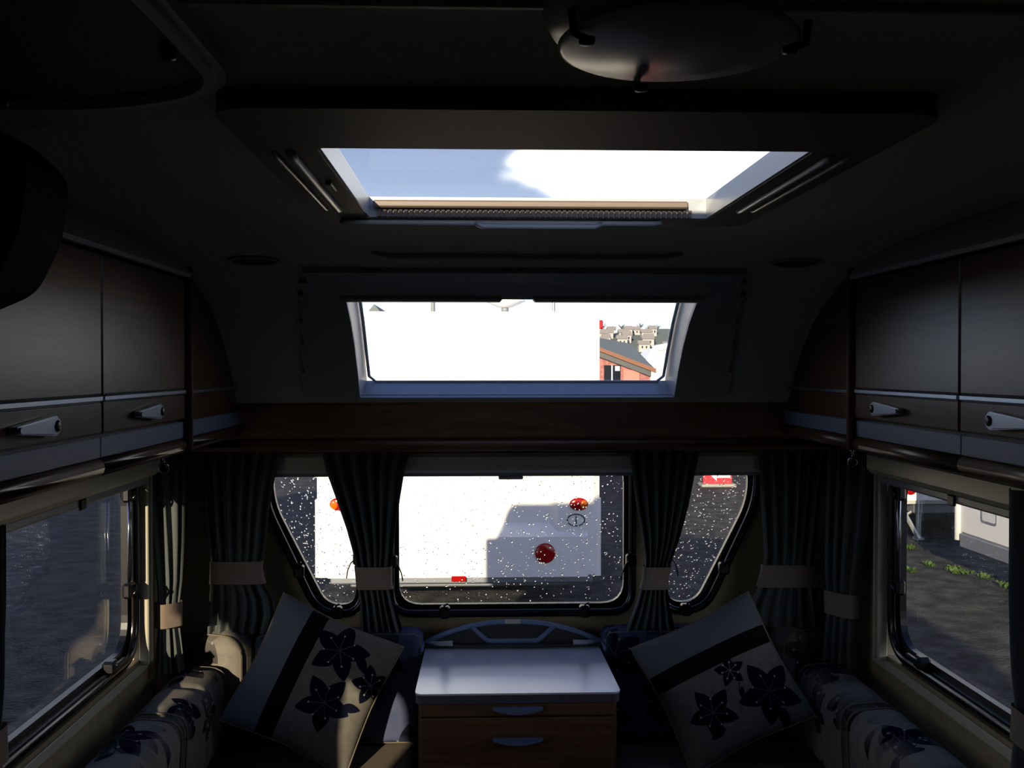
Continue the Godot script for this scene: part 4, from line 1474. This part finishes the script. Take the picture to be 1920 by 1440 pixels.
	# unseen posts and board added by the left wall to break up incoming sun
	for k in 2:
		var tp := thing("added_shade_post", ["unseen tall timber post with a board, added to shade the left side window", "unseen short timber post added to shade the left side window"][k], "post", V(-1.475, GROUND, [0.025, -0.40][k]))
		st = st_new(false)
		var rr: float = [0.043, 0.05][k]
		var hh: float = [2.55, 2.08][k]
		lathe(st, PackedVector2Array([Vector2(0, 0), Vector2(rr, 0), Vector2(rr, hh - 0.03), Vector2(rr * 0.7, hh), Vector2(0, hh)]), Vector3.ZERO, Vector3.UP, 16)
		done(st, "timber", M.brown_board, tp)
		if k == 0:
			done_box("board", Vector3(-0.02, 1.90, -0.64), Vector3(0.02, 2.44, -0.04), M.brown_board, tp, 0.004)

	# caravan and brick hut seen through the upper window
	var c4 := thing("far_caravan", "grey-white caravan with a rounded front beyond the brick hut", "caravan", V(6.0, GROUND, 29))
	var ca := c4.position
	st = st_new()
	var pr := PackedVector2Array([Vector2(4.62, 0.0), Vector2(4.60, 0.5), Vector2(4.66, 1.3), Vector2(4.80, 1.9), Vector2(4.98, 2.2), Vector2(5.4, 2.28), Vector2(9.0, 2.3), Vector2(9.0, 0.0)])
	prism(st, pr, 2.1, Vector3(0, 0, -28) - ca, Vector3.RIGHT, Vector3.UP, Vector3(0, 0, -1))
	done(st, "body", M.white_trim, c4)
	st = st_new(false)
	var ep := PackedVector3Array()
	for i in 6:
		ep.append(Vector3(pr[i].x, pr[i].y, -27.98) - ca)
	tube(st, ep, 0.10, 8)
	done(st, "edge_trim", M.white_bodywork, c4)
	done_box("side_window", V(5.3, 1.0, 27.99) - ca, V(6.6, 1.55, 28.02) - ca, M.dark_glass, c4, 0.0)
	for x in [6.6, 7.3]:
		st = st_new(false)
		lathe(st, PackedVector2Array([Vector2(0, 0.06), Vector2(0.3, 0.06), Vector2(0.3, -0.1), Vector2(0, -0.1)]), V(x, GROUND + 0.3, 28.1) - ca, Vector3(0, 0, 1), 20)
		done(st, "wheel", M.tyre, c4)

	brick_hut()

	# red board with a white arrow on the asphalt
	var s := thing("arrow_sign", "low red board with a white arrow standing on the asphalt", "sign", V(P(1345, 905, 17.4).x, GROUND, 17.4))
	done_box("foot", Vector3(-0.30, 0.0, -0.14), Vector3(0.30, 0.05, 0.14), M.concrete, s, 0.01)
	done_box("board", Vector3(-0.25, 0.05, -0.02), Vector3(0.25, 0.42, 0.02), M.sign_red, s, 0.005)
	st = st_new()
	prism(st, PackedVector2Array([Vector2(-0.13, 0.20), Vector2(-0.02, 0.30), Vector2(-0.02, 0.25), Vector2(0.22, 0.25), Vector2(0.22, 0.15), Vector2(-0.02, 0.15), Vector2(-0.02, 0.10)]), 0.006, Vector3(0, 0, 0.02), Vector3.RIGHT, Vector3.UP, Vector3(0, 0, 1))
	done(st, "arrow", M.sign_white, s)

	# lamp posts and a tall shed behind the caravan ahead
	for k in 2:
		var x: float = [P(812, 580, 24).x, P(1038, 580, 30).x][k]
		var Z: float = [24.0, 30.0][k]
		var lp := thing("lamp_post", ["slim dark lamp post left of the saucer aerial", "pale lamp post right of the saucer aerial"][k], "lamp post", V(x, GROUND, Z))
		st = st_new(false)
		tube(st, PackedVector3Array([Vector3(0, 0, 0), Vector3(0, 1.2, 0), Vector3(0, 5.0, 0), Vector3(0.1, 5.2, 0), Vector3(0.5, 5.25, 0)]), [0.09, 0.06, 0.045, 0.04, 0.04], 10)
		done(st, "post", [M.grey_skirt, M.galvanised][k], lp)
		done_box("lantern", Vector3(0.45, 5.17, -0.1), Vector3(0.9, 5.28, 0.1), M.grey_skirt, lp, 0.03)
	var sh := thing("tall_shed", "grey-blue shed rising behind the caravan ahead", "shed", V(P(702, 580, 32).x, GROUND, 34))
	done_box("walls", Vector3(-0.17, 0, -2), Vector3(0.17, 3.75, 2), M.pelmet_panel, sh, 0.0)
	st = st_new()
	prism(st, PackedVector2Array([Vector2(-0.25, 3.74), Vector2(0.25, 3.74), Vector2(0.0, 4.05)]), 4.2, Vector3(0, 0, 2.1), Vector3.RIGHT, Vector3.UP, Vector3(0, 0, -1))
	done(st, "roof", M.roof_slate, sh)
	far_town()
	weeds()

func brick_hut() -> void:
	var h := thing("brick_hut", "low red brick hut with a grey roof right of the caravan ahead", "hut", V(2.6, GROUND, 24))
	var at := h.position
	# gable wall with sloping verge; bricks in courses
	var Z := 22.0
	var xl := 1.6
	var xr := 3.80
	var top := func(x: float) -> float: return 2.06 - (x - 2.70) * 0.38
	var st := st_new()
	prism(st, PackedVector2Array([Vector2(xl, GROUND), Vector2(xr, GROUND), Vector2(xr, top.call(xr)), Vector2(xl, top.call(xl))]), 5.0, Vector3(0, 0, -Z) - at, Vector3.RIGHT, Vector3.UP, Vector3(0, 0, -1))
	done(st, "wall", M.red_brick, h)
	st = st_new()
	prism(st, PackedVector2Array([Vector2(xl, top.call(xl) - 0.05), Vector2(xr, top.call(xr) - 0.05), Vector2(xr, top.call(xr) - 0.17), Vector2(xl, top.call(xl) - 0.17)]), 0.10, Vector3(0, 0, -Z) - at, Vector3.RIGHT, Vector3.UP, Vector3(0, 0, 1))
	done(st, "soffit", M.tray_dark, h)
	st = st_new()
	prism(st, PackedVector2Array([Vector2(xl, top.call(xl) + 0.04), Vector2(xr + 0.1, top.call(xr + 0.1) + 0.04), Vector2(xr + 0.1, top.call(xr + 0.1) - 0.05), Vector2(xl, top.call(xl) - 0.05)]), 0.16, Vector3(0, 0, -Z) - at, Vector3.RIGHT, Vector3.UP, Vector3(0, 0, 1))
	done(st, "verge_board", M.brown_board, h)
	# roof of the wing behind, rising away
	st = st_new()
	var A := V(xl, top.call(xl) + 0.04, Z) - at
	var B := V(xr + 0.1, top.call(xr + 0.1) + 0.04, Z) - at
	var C := V(3.72, 2.25, Z + 2.4) - at
	var D := V(xl, 2.33, Z + 2.4) - at
	for k in [Vector3.ZERO, Vector3(0, -0.06, 0)]:
		quad(st, A + k, B + k, C + k, D + k)
	quad(st, D, C, C + Vector3(0, -0.6, 0), D + Vector3(0, -0.6, 0))
	done(st, "roof", M.roof_slate, h)
	var wdw := done_box("window", V(2.78, 1.35, Z - 0.02) - at, V(3.14, 1.72, Z + 0.05) - at, M.dark_glass, h, 0.0)
	done_box("notice", V(3.02, 1.60, Z - 0.04) - at, V(3.12, 1.70, Z - 0.021) - at, M.sign_white, wdw, 0.0)
	done_box("glazing_bar", V(2.94, 1.35, Z - 0.035) - at, V(2.965, 1.72, Z - 0.02) - at, M.white_trim, wdw, 0.0)
	done_box("door", V(3.20, 0.2, Z - 0.03) - at, V(3.56, 1.62, Z + 0.05) - at, M.door_red, h, 0.005)

func far_town() -> void:
	var hl := thing("hill", "hazy far hillside above the brick hut", "hill", V(20, GROUND, 230))
	hl.set_meta("kind", "structure")
	var st := st_new(false)
	var n := noise(FastNoiseLite.TYPE_SIMPLEX, 0.02, 3, 77)
	var at := hl.position
	var g := []
	for j in 8:
		var row := PackedVector3Array()
		for i in 61:
			var x := -60.0 + i * 4.0
			var hgt := (sin(j / 7.0 * PI / 2.0)) * (11.0 + n.get_noise_2d(x, 0) * 2.0)
			row.append(V(x, GROUND - 0.2 + hgt, 200.0 + j * 9.0) - at)
		g.append(row)
	for j in 7:
		for i in 60:
			quad(st, g[j][i], g[j][i + 1], g[j + 1][i + 1], g[j + 1][i])
	done(st, "slope", M.hill_grass, hl)
	rng.seed = 5
	for k in 20:
		var x := 26.0 + (k % 10) * 1.75 + rng.randf_range(-0.5, 0.5)
		var Z := 222.0 + (k / 10) * 14.0 + (k % 3) * 5.0
		var y := GROUND - 0.2 + sin((Z - 200.0) / 63.0 * PI / 2.0) * (11.0 + n.get_noise_2d(x, 0) * 2.0) - 0.2
		var h := thing("town_house", "small pale house on the far hillside", "house", V(x, y, Z), "houses on the far hillside")
		var w := rng.randf_range(0.8, 1.3)
		var hh := rng.randf_range(1.2, 2.0)
		done_box("walls", Vector3(-w, 0, -1.2), Vector3(w, hh, 1.2), M.render_pale, h, 0.0)
		var s2 := st_new()
		prism(s2, PackedVector2Array([Vector2(-1.5, hh), Vector2(1.5, hh), Vector2(0, hh + 0.9)]), w * 2 + 0.3, Vector3(-w - 0.15, 0, 0), Vector3(0, 0, 1), Vector3.UP, Vector3.RIGHT)
		done(s2, "roof", M.tile_grey, h)
		for wx in [-0.5, 0.25]:
			done_box("window", Vector3(wx * w, hh * 0.5, 1.19), Vector3(wx * w + 0.3, hh * 0.8, 1.22), M.dark_glass, h, 0.0)
	for k in 9:
		var x := 28.0 + k * 2.3
		var Z := 258.0
		var t := thing("hill_tree", "bare grey tree on the far skyline", "tree", V(x, GROUND + 10.3, Z), "trees on the far skyline")
		var s3 := st_new(false)
		var hh := rng.randf_range(2.2, 3.4)
		tube(s3, PackedVector3Array([Vector3.ZERO, Vector3(0, hh * 0.5, 0), Vector3(0.1, hh, 0)]), [0.16, 0.1, 0.03], 6)
		done(s3, "trunk", M.distant_tree, t)
		s3 = st_new(false)
		for q in 26:
			var a := rng.randf() * TAU
			var y0 := hh * rng.randf_range(0.3, 0.8)
			tube(s3, PackedVector3Array([Vector3(0, y0, 0), Vector3(cos(a) * 0.7, y0 + 0.5, sin(a) * 0.7), Vector3(cos(a) * 1.0, y0 + 0.9, sin(a) * 1.0)]), [0.06, 0.05, 0.02], 5)
		done(s3, "branches", M.distant_tree, t)

func weeds() -> void:
	rng.seed = 9
	var spots := [[1797, 1073, 22], [1847, 1083, 14], [1703, 1072, 12], [1884, 1101, 9], [1742, 1062, 8], [1703, 1029, 12], [1900, 1112, 7]]
	for s in spots:
		var c := PY(s[0], s[1], GROUND)
		var o := thing("weed_tuft", "small green weed tuft growing from the asphalt beyond the right window", "weed", c, "weeds in the asphalt")
		var st := st_new()
		for k in s[2] * 3:
			var a := rng.randf() * TAU
			var d: float = sqrt(rng.randf()) * s[2] * 0.005
			var q := Vector3(cos(a) * d, 0, sin(a) * d * 1.6)
			var b := rng.randf() * TAU
			var w := Vector3(cos(b), 0, sin(b)) * 0.018
			var out := Vector3(cos(b + 1.2), 0, sin(b + 1.2)) * 0.04
			var hgt := rng.randf_range(0.02, 0.06)
			quad(st, q, q + w + out * 0.5 + Vector3(0, hgt * 0.6, 0), q + out + Vector3(0, hgt, 0), q - w + out * 0.5 + Vector3(0, hgt * 0.6, 0))
		done(st, "leaves", M.weed_green, o)

func _ready() -> void:
	rng.seed = 1
	camera_and_light()
	materials()
	shell()
	upper_window()
	front_windows()
	side_window(5, -1, "long left side window in a black rounded frame with a stay rod", 2.93, 1.50)
	side_window(6, 1, "long right side window in a black rounded frame with a stay rod", 2.895)
	side_window(7, -1, "left side window further back", 0.64, 0.04, false)
	skylight()
	ceiling_fittings()
	lockers()
	curtains()
	seats()
	chest()
	outside()
